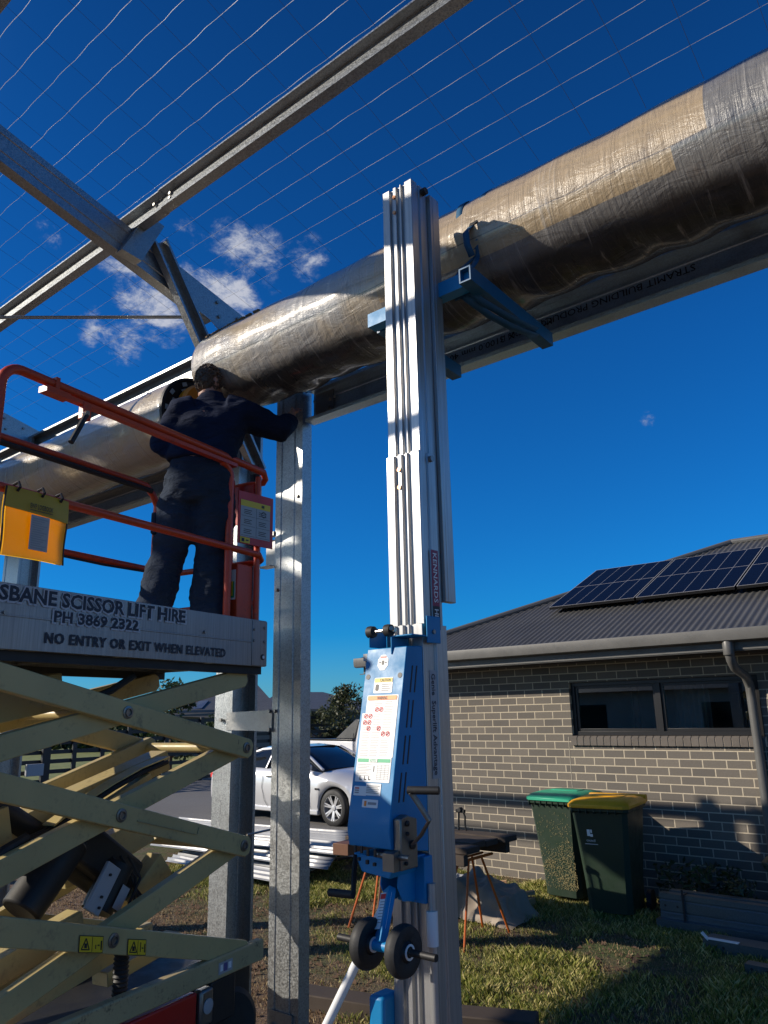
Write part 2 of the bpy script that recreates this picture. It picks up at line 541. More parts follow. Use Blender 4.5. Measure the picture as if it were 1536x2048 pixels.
# --- special materials
def make_wrap(name, cz_seam, kraft_end=None, pale=False):
    """clear plastic over brown and grey paper, wound round a door curtain; X runs along the roll"""
    k = Mat(name)
    co = k.coord()
    s = k.sep(co)
    ang = k.math('ARCTAN2', s[2], k.math('MULTIPLY', s[1], -1.0))       # 0 faces -Y, + is up
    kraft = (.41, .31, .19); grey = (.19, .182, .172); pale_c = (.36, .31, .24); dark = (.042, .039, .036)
    n1 = k.noise(2.1, 5, .6); n2 = k.noise(9, 5, .65)
    wob = k.math('ADD', ang, k.math('MULTIPLY', k.math('SUBTRACT', n1, .5), .06))
    if pale:
        base = k.mix(k.maprange(n1, .40, .62, 0, 1, True), (.36, .33, .29), (.44, .35, .22))
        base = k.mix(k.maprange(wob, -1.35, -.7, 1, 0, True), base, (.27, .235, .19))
    else:
        # kraft paper from kraft_start to the right, stepped lower edge; grey paper below and to the left
        x = s[0]
        on_k = k.math('MULTIPLY', k.math('GREATER_THAN', x, kraft_end[0]), k.math('LESS_THAN', x, kraft_end[1]))
        up_k = k.math('GREATER_THAN', wob, cz_seam)
        up_k2 = k.math('MULTIPLY', k.math('GREATER_THAN', wob, cz_seam - .33), k.math('LESS_THAN', x, kraft_end[2]))
        kk = k.math('MULTIPLY', on_k, k.math('MAXIMUM', up_k, up_k2))
        left = k.mix(k.maprange(n1, .40, .66, 0, 1, True), (.33, .32, .305), (.40, .32, .215))
        greyc = k.mix(k.math('LESS_THAN', x, kraft_end[0]), grey, left)
        greyc = k.mix(k.maprange(k.math('ADD', wob, k.math('MULTIPLY', k.math('SUBTRACT', n1, .5), .5)), -1.05, -.72, 0, 1, True), dark, greyc)  # dark film below, with shade on the underside put into its colour
        base = k.mix(kk, greyc, kraft)
        seam = k.math('LESS_THAN', k.math('ABSOLUTE', k.math('SUBTRACT', wob, cz_seam)), .010)
        base = k.mix(k.math('MULTIPLY', seam, .7), base, (.08, .06, .05))
    stain = k.maprange(n2, .58, .75, 0, .4, True)
    base = k.mix(stain, base, (.15, .11, .08))
    # stretched folds running round the roll, and crinkles
    wv = k.noise(1.0, 6, .68, k.coord((26, 2.2, 2.2)), .9)
    wv2 = k.noise(1.0, 4, .6, k.coord((6, 14, 14)), 1.5)
    streak = k.maprange(wv, .58, .72, 0, .42, True)
    base = k.mix(streak, base, (.62, .58, .53))
    k.set(Base_Color=base, Roughness=k.maprange(wv, .3, .7, .22, .46), Coat_Weight=.8, Coat_Roughness=.10)
    k.bump(k.math('ADD', wv, k.math('MULTIPLY', wv2, .8)), .6, .014)
    return k.m

def make_brick():
    k = Mat('grey_brick_cream_mortar')
    s = k.sep(k.coord())
    cb = k.node('ShaderNodeCombineXYZ'); k.link(s[0], cb.inputs[0]); k.link(s[2], cb.inputs[1])
    b = k.node('ShaderNodeTexBrick')
    b.offset = .5
    for n, v in (('Scale', 1.0), ('Mortar Size', .0058), ('Mortar Smooth', .15), ('Brick Width', .24), ('Row Height', .086), ('Bias', -.05)):
        b.inputs[n].default_value = v
    b.inputs['Color1'].default_value = c4((.185, .160, .130)); b.inputs['Color2'].default_value = c4((.115, .102, .088)); b.inputs['Mortar'].default_value = c4((.52, .44, .325))
    k.link(cb.outputs[0], b.inputs['Vector'])
    n = k.noise(60, 4, .7); n2 = k.noise(1.2, 4)
    c = k.mix(k.maprange(n, .3, .7, 0, .45), b.outputs['Color'], (.09, .08, .07), 'MIX')
    c = k.mix(b.outputs['Fac'], c, k.mix(k.maprange(n, .3, .7), (.42, .36, .26), (.56, .48, .36)))
    c = k.mix(k.maprange(n2, .45, .75, 0, .22), c, (.10, .09, .075))
    k.set(Base_Color=c, Roughness=.85)
    k.bump(k.math('SUBTRACT', k.math('MULTIPLY', n, .25), k.math('MULTIPLY', b.outputs['Fac'], .6)), .5, .012)
    return k.m

def make_ground():
    k = Mat('lawn_and_bare_soil')
    s = k.sep(k.coord())
    n1 = k.noise(.55, 6, .62); n2 = k.noise(5, 6, .7); n3 = k.noise(40, 4, .7)
    soil = k.ramp(n3, [(.25, (.10, .062, .040)), (.55, (.21, .138, .088)), (.8, (.33, .23, .155))])
    grass = k.ramp(k.math('ADD', k.math('MULTIPLY', n2, .6), k.math('MULTIPLY', n3, .4)), [(.3, (.030, .050, .012)), (.55, (.085, .115, .030)), (.75, (.19, .18, .065))])
    # bare soil on the building pad side, ragged edge
    edge = k.math('SUBTRACT', s[1], k.math('MULTIPLY', k.math('SUBTRACT', n1, .5), 3.0))
    f = k.maprange(edge, 4.1, 4.9, 0, 1, True)
    left = k.maprange(k.math('ADD', s[0], k.math('MULTIPLY', n1, 2.0)), -7.4, -6.0, 0, 1, True)
    f2 = k.math('MULTIPLY', f, k.maprange(k.math('ADD', k.math('MULTIPLY', n1, .6), k.math('MULTIPLY', n2, .4)), .42, .58, .1, 1, True))
    farm = k.maprange(s[1], 5.6, 6.4, 0, 1, True)
    f3 = k.math('MULTIPLY', f2, k.math('MAXIMUM', left, farm))
    k.set(Base_Color=k.mix(f3, soil, grass), Roughness=.95)
    k.bump(k.math('ADD', n2, n3), .9, .05)
    return k.m

def make_asphalt():
    k = Mat('driveway_asphalt')
    n = k.noise(90, 3, .7); n1 = k.noise(.8, 4)
    c = k.ramp(n, [(.3, (.10, .098, .095)), (.7, (.20, .195, .185))])
    k.set(Base_Color=k.mix(k.maprange(n1, .4, .7, 0, .4), c, (.12, .11, .10)), Roughness=.9); k.bump(n, .4, .01)
    return k.m

def make_leaf(name, a, b, c):
    k = Mat(name)
    geo = k.node('ShaderNodeNewGeometry')
    r = k.ramp(geo.outputs['Random Per Island'], [(.0, a), (.5, b), (1.0, c)])
    k.set(Base_Color=r, Roughness=.55)
    k.p.inputs['Transmission Weight'].default_value = 0.0
    tr = k.node('ShaderNodeBsdfTranslucent'); k.link(r, tr.inputs['Color'])
    mx = k.node('ShaderNodeMixShader'); mx.inputs[0].default_value = .3
    out = k.n['Material Output']
    k.link(k.p.outputs[0], mx.inputs[1]); k.link(tr.outputs[0], mx.inputs[2]); k.link(mx.outputs[0], out.inputs['Surface'])
    return k.m

def make_pane():
    k = Mat('window_glass')
    g = k.node('ShaderNodeBsdfGlossy'); g.inputs['Roughness'].default_value = .01; g.inputs['Color'].default_value = (.7, .74, .76, 1)
    t = k.node('ShaderNodeBsdfTransparent'); t.inputs['Color'].default_value = (.74, .78, .77, 1)
    fr = k.node('ShaderNodeFresnel'); fr.inputs['IOR'].default_value = 1.5
    mx = k.node('ShaderNodeMixShader')
    f = k.math('ADD', fr.outputs[0], .12)
    k.link(f, mx.inputs[0]); k.link(t.outputs[0], mx.inputs[1]); k.link(g.outputs[0], mx.inputs[2])
    k.link(mx.outputs[0], k.n['Material Output'].inputs['Surface'])
    return k.m

def make_cloth(name, col, scale=1.0):
    k = Mat(name)
    n = k.noise(3.5 * scale, 5, .6); f = k.noise(420, 2)
    k.set(Base_Color=k.mix(k.maprange(n, .3, .7), tuple(c * .75 for c in col), tuple(c * 1.25 for c in col)), Roughness=.9)
    k.p.inputs['Specular IOR Level'].default_value = .2
    w = k.noise(9 * scale, 4, .55, k.coord((1, 1, 2.6)), 1.2)
    k.bump(k.math('ADD', k.math('MULTIPLY', w, 1.0), k.math('MULTIPLY', f, .06)), .75, .02)
    return k.m

def make_solar():
    k = Mat('solar_cells')
    s = k.sep(k.coord())
    cb = k.node('ShaderNodeCombineXYZ'); k.link(s[0], cb.inputs[0]); k.link(s[1], cb.inputs[1])
    # thin pale lines across the panel: six columns, and dense busbars
    def lines(coord, period, w):
        fr = k.math('FRACT', k.math('DIVIDE', coord, period))
        return k.math('MAXIMUM', k.math('LESS_THAN', fr, w), k.math('GREATER_THAN', fr, 1 - w))
    a = lines(k.math('ADD', s[0], 5.0 * .1933), .1933, .014); b = lines(k.math('ADD', s[1], 10.0), .091, .008)
    c = k.mix(b, (.004, .007, .020), (.012, .018, .036)); c = k.mix(a, c, (.22, .23, .25))
    k.set(Base_Color=c, Roughness=.35, Specular_IOR_Level=.03)
    return k.m

M['brick'] = make_brick(); M['ground'] = make_ground(); M['asphalt'] = make_asphalt(); M['pane'] = make_pane(); M['solar'] = make_solar()
M['jacket'] = make_cloth('navy_jacket_cloth', (.009, .015, .037)); M['trousers'] = make_cloth('navy_trouser_cloth', (.024, .035, .056), 1.3)
M['leaf_dark'] = make_leaf('dark_leaves', (.018, .035, .012), (.035, .065, .018), (.075, .10, .03))
M['leaf_olive'] = make_leaf('olive_leaves', (.03, .04, .018), (.055, .065, .025), (.10, .11, .045))
M['grass'] = make_leaf('grass_blades', (.08, .115, .016), (.27, .285, .05), (.68, .57, .25))
M['grass_dry'] = make_leaf('dry_grass_blades', (.15, .095, .05), (.30, .20, .11), (.52, .40, .22))
M['bark'] = paint('bark', (.09, .065, .045), .9, .4)
M['skin'] = paint('skin', (.42, .22, .15), .5, .05, bump=.05)
M['hair'] = paint('brown_hair', (.095, .058, .034), .55, .2, bump=.8, scale=40)
M['paper'] = plain('paper', (.42, .41, .39), .7)
k = Mat('car_silver_paint'); k.set(Base_Color=(.66, .66, .67), Metallic=.3, Roughness=.28, Coat_Weight=.8, Coat_Roughness=.05); M['car'] = k.m
k = Mat('ute_white_paint'); k.set(Base_Color=(.74, .74, .75), Roughness=.25, Coat_Weight=.7, Coat_Roughness=.05); M['ute'] = k.m
k = Mat('red_car_paint'); k.set(Base_Color=(.55, .01, .015), Roughness=.25, Coat_Weight=.7); M['redcar'] = k.m
k = Mat('yellow_vinyl'); n_ = k.noise(5, 4); k.set(Base_Color=k.mix(k.maprange(n_, .3, .7), (.74, .40, .006), (.86, .50, .010)), Roughness=.42, Coat_Weight=.3)
k.p.inputs['Subsurface Weight'].default_value = 0.0; k.bump(k.noise(4, 3, .5), .4, .03); M['vinyl'] = k.m
trn = k.node('ShaderNodeBsdfTranslucent'); trn.inputs['Color'].default_value = (1.0, .58, .015, 1); mxn = k.node('ShaderNodeMixShader'); mxn.inputs[0].default_value = .5
k.link(k.p.outputs[0], mxn.inputs[1]); k.link(trn.outputs[0], mxn.inputs[2]); k.link(mxn.outputs[0], k.n['Material Output'].inputs['Surface'])
M['vinyl_flap'] = paint('mustard_vinyl', (.52, .33, .012), .45, .1)

# ================================================================== SETTING
g = MB()
for (x0, x1, nx) in ((-400, 400, 2),):
    g.grid(lambda u, v: (-400 + 800 * u, -400 + 800 * v, 0.0), 41, 41)
ground = g.build('ground', M['ground'], smooth=False)
tag(ground, kind='structure')
a = MB(); a.prism([(-60, 9.6), (-7.3, 9.6), (-7.3, 16.5), (-20.2, 16.5), (-20.2, 24), (-60, 24)], (0, 0, .004), (1, 0, 0), (0, 1, 0), (0, 0, 1), .012)
tag(a.build('driveway', M['asphalt'], smooth=False), kind='structure')
far_lawn_m = Mat('far_lawn'); far_lawn_m.set(Base_Color=far_lawn_m.ramp(far_lawn_m.noise(3, 5), [(.3, (.10, .13, .03)), (.7, (.24, .25, .075))]), Roughness=.9)
a = MB(); a.box(-60, -25.5, 2, 60, .022, .034)
tag(a.build('far_lawn', far_lawn_m.m, smooth=False), kind='structure')
a = MB(); a.box(-25.4, -21.2, 2, 60, .026, .038)
tag(a.build('footpath', paint('pale_concrete_path', (.42, .36, .33), .9, .2), smooth=False), kind='structure')

# ================================================================== SHED
S = (0, 0, 1)
ROOF_A, ROOF_B = 5.5476, 0.264                     # upper face of the purlins: z = A - B*y
CB = 1 / sqrt(1 + ROOF_B ** 2)
RS = V((0, CB, -ROOF_B * CB)); RN = V((0, ROOF_B * CB, CB))
shed = empty('shed_frame', (-3.3, 3.2, 0), 'open galvanised steel frame of a shed under construction, with bare roof purlins and wire mesh', 'shed frame')
def bolts(mb, pts, n, r=.011):
    for p in pts: mb.cyl(V(p), V(p) + V(n) * .014, r, 6)
# door jamb: web faces the camera
j = MB(); j.csec((-3.457, 3.143, -.1), (-3.457, 3.143, 3.90), (0, 1, 0), (1, 0, 0), .232, .076)
jb = j.build('door_jamb', M['galv_big'], shed); jb['label'] = 'galvanised door jamb beside the header beam'
b = MB(); bolts(b, [(-3.43, 3.143, 2.64), (-3.43, 3.143, 1.93), (-3.26, 3.143, 3.2)], (0, -1, 0)); b.build('bolt', M['bolt'], jb)
def column(x, name='column'):
    c = MB()
    c.csec((x - .002, 3.141, -.1), (x - .002, 3.141, 4.5), (-1, 0, 0), (0, 1, 0), .198, .08)
    c.csec((x + .002, 3.141, -.1), (x + .002, 3.141, 4.5), (1, 0, 0), (0, 1, 0), .198, .08)
    o = c.build(name, M['galv'], shed)
    p = MB()
    p.box(x - .14, x + .14, 3.06, 3.42, .0, .012); p.box(x - .10, x - .092, 3.1, 3.36, .012, .2)
    p.build('base_plate', M['zinc_dull'], o)
    return o
column(-3.902); column(-6.94); column(-8.2); column(-11.8); column(3.1)
for x in (-3.902, -6.94, 3.1):                      # jambs by the other columns, base plates
    pass
j = MB(); j.csec((-7.16, 3.143, -.1), (-7.16, 3.143, 3.62), (0, 1, 0), (1, 0, 0), .2, .076); j.build('door_jamb', M['galv'], shed)
j = MB(); j.csec((-.02, 3.143, -.1), (-.02, 3.143, 3.9), (0, 1, 0), (1, 0, 0), .2, .076); j.build('door_jamb', M['galv'], shed)
# base plate of the near jamb
b = MB(); b.box(-3.43, -3.26, 3.130, 3.1395, .0, .40); b.box(-3.50, -3.13, 3.08, 3.30, .0, .012); b.build('base_plate', M['zinc_dull'], jb)
b = MB(); bolts(b, [(-3.40, 3.130, .33), (-3.29, 3.130, .33)], (0, -1, 0), .014); b.build('bolt', M['bolt'], jb)
# strap between column and jamb
p = MB(); p.prism([(-3.86, 1.826), (-3.45, 1.816), (-3.45, 1.937), (-3.86, 1.929)], (0, 3.134, 0), (1, 0, 0), (0, 0, 1), (0, -1, 0), .003)
pl = p.build('tie_plate', M['zinc_dull'], shed)
b = MB(); bolts(b, [(-3.905, 3.131, 1.885), (-3.465, 3.131, 1.93), (-3.465, 3.131, 1.825)], (0, -1, 0), .012); b.build('bolt', M['bolt'], pl)
# header beam, open to the inside
h = MB(); h.csec((-3.20, 3.219, 3.67), (-.06, 3.219, 3.67), (0, -1, 0), (0, 0, 1), .21, .076, lip=.02)
hd = h.build('header_beam', M['galv_beam'], shed)
t = MB()
t.text('STRAMIT BUILDING PRODUCTS', on_y(1390, 527, 3.215) + V((0, 0, .0)), (-1, 0, 0), (0, 0, -1), .80, .034, lift=.002)
t.text('MC DH1 C200 15', (-1.53, 3.215, 3.80), (-1, 0, 0), (0, 0, -1), .30, .034, lift=.002)
t.text('X 3100.0 mm 400113146', (-1.74, 3.215, 3.795), (-1, 0, 0), (0, 0, -1), .62, .034, lift=.002)
t.build('lettering', M['ink'], hd, smooth=False)
c = MB(); c.box(-3.17, -3.02, 3.205, 3.212, 3.69, 3.86); bolts(c, [(-3.05, 3.205, 3.74), (-3.05, 3.205, 3.80), (-3.01, 3.205, 3.80)], (0, -1, 0))
c.build('cleat', M['zinc_dull'], hd)
h = MB(); h.csec((-6.95, 3.219, 3.50), (-4.0, 3.219, 3.50), (0, -1, 0), (0, 0, 1), .2, .076, lip=.02); h.build('header_beam', M['galv'], shed)
h = MB(); h.csec((-11.7, 3.219, 4.03), (-8.3, 3.219, 4.03), (0, -1, 0), (0, 0, 1), .075, .05, lip=.012, kinks=False); h.build('girt', M['galv'], shed)
# eave purlin (open to the inside)
e = MB(); e.zsec((-13.5, 3.205, 4.36), (4.2, 3.205, 4.36), (0, 1, 0), (0, 0, 1), .15, .066, lip=.018); e.build('eave_purlin', M['galv'], shed)
# roof purlins on the rafters, open up the slope
def purlin(y, x0, x1):
    zt = ROOF_A - ROOF_B * y
    c = MB(); c.zsec(V((x0, y - .035, zt)) - RN * .102, V((x1, y - .035, zt)) - RN * .102, RS, RN, .102, .052, lip=.014)
    return c.build('roof_purlin', M['galv'], shed)
purlin(2.285, -3.50, 4.2); purlin(2.29, -8.3, -3.49); purlin(1.12, -8.3, 4.2); purlin(-.05, -8.3, 4.2); purlin(-1.2, -8.3, 4.2)
purlin(-2.4, -8.3, 4.2)
lp = MB(); yy = 2.305; zz = ROOF_A - ROOF_B * yy
for (xa, xb) in ((-3.62, -3.36),):
    lp.obox(V((-3.49, yy - .058, zz - .045)), (1, 0, 0), RS, RN, .26, .004, .085)
pj = lp.build('purlin_splice', M['zinc_dull'], shed)
b = MB(); bolts(b, [(-3.58, yy - .068, zz - .03), (-3.42, yy - .068, zz - .03), (-3.42, yy - .068, zz - .06)], (0, -1, 0)); b.build('bolt', M['bolt'], pj)
# rafters
def rafter(x, x_side=-1):
    c = MB()
    ya, yb = -2.6, 2.92
    za, zb = 5.078 - .264 * (ya - 1.4), 5.078 - .264 * (yb - 1.4)
    c.csec(V((x, ya, za)) - RN * .2045, V((x, yb, zb)) - RN * .2045, (x_side, 0, 0), RN, .2045, .076)
    return c.build('rafter', M['galv'], shed)
rafter(-3.826); rafter(-6.93); rafter(3.1); rafter(-8.2)
# unseen ribbed sheeting, read from its shadows and shaped to shade bins and jamb
for (ya_, yb_, zlo) in ((-.86, 2.90, 3.57), (-1.74, -1.15, 4.75)):
    gc = MB(); vs_, fs_ = [], []
    n_ = int((yb_ - ya_) / .0165)
    for i in range(n_ + 1):
        y = ya_ + i * .0165; ph = (y / .19) % 1.0
        dx = .018 if ph < .3 else 0.0
        vs_ += [(-8.24 - dx, y, zlo if y < 2.86 else .02), (-8.24 - dx, y, ROOF_A - ROOF_B * y - .02)]
    for i in range(n_): fs_.append((2 * i, 2 * i + 2, 2 * i + 3, 2 * i + 1))
    gc.add(vs_, fs_); gc.build('unseen_sheeting', M['sheet_white'], shed, smooth=False)
# eave knuckle plate
for x in (-3.822, -6.926):
    c = MB()
    poly = [(2.86, 4.48), (2.60, 4.55), (2.60, 4.76), (3.34, 4.565), (3.34, 3.98), (3.145, 3.98), (3.145, 4.30)]
    c.prism(poly, (x, 0, 0), (0, 1, 0), (0, 0, 1), (1, 0, 0), .006)
    kp = c.build('knuckle_plate', M['galv'], shed)
    b = MB(); bolts(b, [(x + .006, y, z) for (y, z) in ((2.9, 4.63), (2.92, 4.53), (3.08, 4.58), (3.1, 4.46), (3.22, 4.5), (3.22, 4.2))], (1, 0, 0), .012); b.build('bolt', M['bolt'], kp)
# knee brace
for x in (-3.80, -6.90):
    p0, p1 = V((x, 2.40, 4.83)), V((x, 3.27, 3.50))
    ax = (p1 - p0).normalized(); nrm = V((1, 0, 0)); sd_ = ax.cross(nrm)
    c = MB(); c.csec(p0 - sd_ * .052, p1 - sd_ * .052, (1, 0, 0), sd_, .105, .052, lip=.014)
    kb = c.build('knee_brace', M['galv'], shed)
    b = MB(); bolts(b, [p0 + ax * .05 + nrm * .003, p0 + ax * .15 + nrm * .003, p1 - ax * .06 + nrm * .003], (1, 0, 0)); b.build('bolt', M['bolt'], kb)
# cleat box hanging at the rafter and purlin crossing
q = [on_x(297, 428, -3.74), on_x(330, 452, -3.74), on_x(285, 521, -3.74), on_x(245, 497, -3.74)]
c = MB(); c.prism([(p.y, p.z) for p in q], (-3.745, 0, 0), (0, 1, 0), (0, 0, 1), (-1, 0, 0), .075)
c.build('purlin_cleat', M['zinc_dull'], shed)
# fly rod
pa = on_x(412, 634, -3.83); r0 = ray(0, 635); pb = V((0, 0, CAM_H)) + r0 * ((pa.z - CAM_H) / r0.z)
pb2 = pa + (pb - pa) * 1.6
c = MB(); c.beam(pa, pb2, .03, .004, (0, .3, 1)); c.tube([pa, pb2], .009, 8); c.build('tie_rod', M['galv'], shed)
# bracket beside the jamb (door guide clip, peeking out behind the sign)
c = MB(); c.box(-3.62, -3.46, 3.13, 3.17, 2.985, 3.012); c.box(-3.57, -3.46, 3.17, 3.176, 2.79, 2.97); c.box(-3.57, -3.46, 3.10, 3.17, 2.79, 2.795)
c.build('guide_bracket', M['zinc_dull'], shed)
# safety mesh laid over the roof
wm = Mat('mesh_wire'); wm.set(Base_Color=(.50, .49, .48), Metallic=.6, Roughness=.42)
w = MB()
zt = lambda y: ROOF_A - ROOF_B * y + .006
for i in range(30):
    y = -1.05 + .1405 * i
    if y > 3.2: break
    pts, x = [], -8.2
    ph = rnd.random() * 6
    while x < 4.0:
        fx = (x + .05) / .29 + ph * .02
        sag = .0065 * sin(fx * 2 * pi + (i % 2) * .6) + .004 * sin(x * 1.7 + ph) + .006 * sin(x * .6 + i)
        pts.append((x, y + sag * .9 + rnd.uniform(-.0015, .0015), zt(y) - .012 + sag * .9)); x += .0725
    w.tube(pts, .00095, 4)
w.build('safety_mesh', wm.m, shed)
w = MB()
for i in range(60):
    x = -8.06 + .2845 * i
    if x > 3.9: break
    pts = []
    for q_ in range(24):
        y = -1.1 + q_ * .187
        pts.append((x + .004 * sin(y * 5 + i) + .006 * sin(i * 2.1), y, zt(y) - .008 - .006 * sin(y * 2.3 + i)))
    w.tube(pts, .0009, 4)
w.build('mesh_cross_wire', plain('shaded_mesh_wire', (.06, .06, .065), .5, .5), shed)  # cross wires of the same mesh, their unlit look put into the colour

# ---- rolled doors
def smooth01(t):
    t = max(0.0, min(1.0, t)); return t * t * (3 - 2 * t)
def roll_mesh(mb, x0, x1, R, loose=0.0, seed=1, nx=150, na=72, bulge=0.0):
    rr = random.Random(seed)
    ph = [rr.uniform(0, 6.28) for _ in range(12)]
    L = x1 - x0
    def fn(u, v):
        x = x0 + L * v
        a = 2 * pi * u
        r = R + bulge * smooth01((v * L + x0 + .25) / .45) + .0025 * sin(3 * a + ph[0] + x * 1.3) + .002 * sin(x * 7 + ph[1]) + .0022 * sin(17 * x + 2 * sin(a * 2 + ph[2]))
        e = min(v, 1 - v) * L
        r += -.012 * max(0, 1 - e / .05) ** 2
        # plastic hanging loose below
        low = max(0, -sin(a + .45)) ** 3
        r += loose * low * (.55 + .30 * sin(x * 9 + ph[3]) * sin(a * 5) + .25 * sin(23 * x + ph[4] + 3 * a))
        return (x, -cos(a) * r, sin(a) * r)
    mb.grid(fn, na, nx, True)
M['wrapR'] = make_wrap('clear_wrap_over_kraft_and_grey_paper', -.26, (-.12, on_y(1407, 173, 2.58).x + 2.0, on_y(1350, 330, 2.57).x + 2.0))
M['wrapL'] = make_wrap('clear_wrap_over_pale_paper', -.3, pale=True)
for nm, wt in (('wrapR', M['wrapR']),): pass
RR = empty('rolled_door', (-2.0, 2.80, 3.98), 'long roller door still in brown paper and clear plastic wrap, lifted on the blue forks', 'roller door')
mb = MB(); roll_mesh(mb, -1.60, 2.1, .255, .024, 3, bulge=.013)
mb.v = [(p[0] - 2.0, p[1] + 2.80, p[2] + 3.98) for p in mb.v]
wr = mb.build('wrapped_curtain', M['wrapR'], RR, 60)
mb = MB(); mb.lathe([(.243, 0), (.20, .012), (.11, .014), (.03, .016)], (-3.595, 2.80, 3.98), (1, 0, 0), 40)
mb.build('drum_end', M['black_steel'], RR)
# dirty torn paper edge on top of the left end
mb = MB()
rr = random.Random(5)
pts = []
for i in range(26):
    x = -3.60 + .011 * i * 2; a = 1.02 + .10 * rr.random() - .012 * i
    mb.ellipsoid((x, 2.8 - cos(a) * .255, 3.98 + sin(a) * .255), .012 + .01 * rr.random(), .02, .008 + .006 * rr.random(), 6)
mb.build('torn_paper', paint('torn_brown_paper', (.20, .14, .085), .9, .6, scale=30), RR)
RL = empty('rolled_door', (-5.6, 2.80, 3.79), 'pale roller door roll already hung in the left bay, marked 15 near its spoked drum end', 'roller door')
mb = MB(); roll_mesh(mb, -1.55, 1.73, .254, 0.004, 8)
mb.v = [(p[0] - 5.6, p[1] + 2.80, p[2] + 3.79) for p in mb.v]
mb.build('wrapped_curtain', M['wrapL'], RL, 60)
ex, ec = -3.87, V((-3.87, 2.80, 3.79))
mb = MB(); mb.lathe([(.252, -.02), (.252, .004), (.236, .006), (.232, -.004), (.06, -.03), (.05, -.03)], ec, (1, 0, 0), 48)
dr = mb.build('drum_wheel', M['black_steel'], RL)
mb = MB()
for ring_r, cnt in ((.21, 22), (.17, 18), (.13, 14)):
    for q_ in range(cnt):
        if (q_ % 2 == 0) != (ring_r == .17): continue
        a0 = 2 * pi * q_ / cnt
        c_ = ec + V((.004 - .02 * (.232 - ring_r) / .17, cos(a0) * ring_r, sin(a0) * ring_r))
        mb.obox(c_, (1, 0, 0), (0, -sin(a0), cos(a0)), (0, cos(a0), sin(a0)), .004, .034, .026)
mb.build('spoke_slot', plain('pale_slot', (.36, .38, .35), .5), dr)
mb = MB(); mb.lathe([(.145, .0), (.15, .05), (.135, .075), (.04, .08), (.03, .1)], ec + V((.002, .01, .045)), (1, 0, 0), 32)
mb.build('spring_cover', paint('orange_plastic', (.85, .26, .01), .4, .1), RL)
mb = MB(); mb.cyl(ec, ec + V((.3, 0, 0)), .02, 12); mb.build('axle', M['steel'], RL)
t = MB(); a_ = .50
o_ = V((-4.15, 2.80 - cos(a_) * .2575, 3.79 + sin(a_) * .2575))
t.text('15', o_, (1, 0, 0), (0, -sin(a_) * -1, cos(a_)), .085, .07, lift=.003)
t.build('marker_number', M['ink'], RL, smooth=False)
# ================================================================== SCISSOR LIFT
LA = V((-.182, .983, 0)).normalized()      # towards the far end
LW = V((-LA.y, LA.x, 0))                   # towards its left side
LO = V((-3.235, 2.885, 0))                 # far right corner on the ground
def L(s, w, z): return LO - LA * s + LW * w + V((0, 0, z))
lift = empty('scissor_lift', L(1.0, .4, 0), 'cream and orange scissor lift raised beside the steel jamb, with lettering along its grey platform', 'scissor lift')
M['sticker_outline'] = plain('pale_letter_outline', (.50, .50, .52), .5)
WID = .82
LEN = 2.25
def lbox(mb, s0, s1, w0, w1, z0, z1):
    c = (L(s0, w0, z0) + L(s1, w1, z1)) / 2
    return mb.obox(c, LA, LW, (0, 0, 1), abs(s1 - s0), abs(w1 - w0), abs(z1 - z0))
# platform: toe boards and floor
d = MB()
lbox(d, 0, LEN, 0, .012, 2.165, 2.415); lbox(d, 0, LEN, WID - .012, WID, 2.165, 2.415)
lbox(d, 0, .012, .012, WID - .012, 2.165, 2.415); lbox(d, LEN - .012, LEN, .012, WID - .012, 2.165, 2.415)
lbox(d, .012, LEN - .012, .012, WID - .012, 2.225, 2.255)
for s in (.3, .9, 1.5): lbox(d, s, s + .05, .02, WID - .02, 2.175, 2.225)
lbox(d, -.003, .125, -.0035, 0, 2.168, 2.41)
lbox(d, 0, LEN, -.003, 0, 2.288, 2.296)
deck = d.build('platform', M['alu_deck'], lift, bevel=.002)
b = MB()
for (s, z) in ((.11, 2.36), (.11, 2.30), (.02, 2.375), (.02, 2.30), (.5, 2.315), (.9, 2.40), (1.6, 2.30)):
    b.cyl(L(s, -.001, z), L(s, -.009, z), .008, 8)
b.build('rivet', M['bolt'], deck)
b = MB(); b.mat(0).lathe([(.016, 0), (.016, .002)], L(.035, -.004, 2.215), -LW, 16); b.mat(1).lathe([(.009, 0), (.009, .003)], L(.030, -.005, 2.215), -LW, 16)
b.build('lock_hole', [M['ink'], M['white']], deck)
t = MB()
out, ink = 0, 1
OT = L(0, -.004, 0)
def deck_text(s_left, z, txt, w, h):
    o = L(s_left, -.0035, z)
    t.mat(0).text(txt, o - LA * .004, LA, (0, 0, 1), w + .010, h + .008, lift=.0004, font_w=.075)
    t.mat(1).text(txt, o + LA * .004 + V((0, 0, .004)), LA, (0, 0, 1), w - .008, h, lift=.0009, font_w=.034)
deck_text(1.755, 2.345, 'BRISBANE SCISSOR LIFT HIRE', 1.118, .058)
deck_text(1.387, 2.282, 'PH 3869 2322', .457, .047)
t.mat(1).text('NO ENTRY OR EXIT WHEN ELEVATED', L(1.415, -.0035, 2.200), LA, (0, 0, 1), 1.075, .042, lift=.0015, font_w=.03, spacing=1.15)
t.build('lettering', [M['sticker_outline'], M['navy_ink']], deck, smooth=False)
# hinge brackets under the platform
b = MB(); lbox(b, .0, LEN, .03, .07, 2.125, 2.165); lbox(b, .0, LEN, WID - .07, WID - .03, 2.125, 2.165); b.build('slide_rail', M['black_steel'], deck)

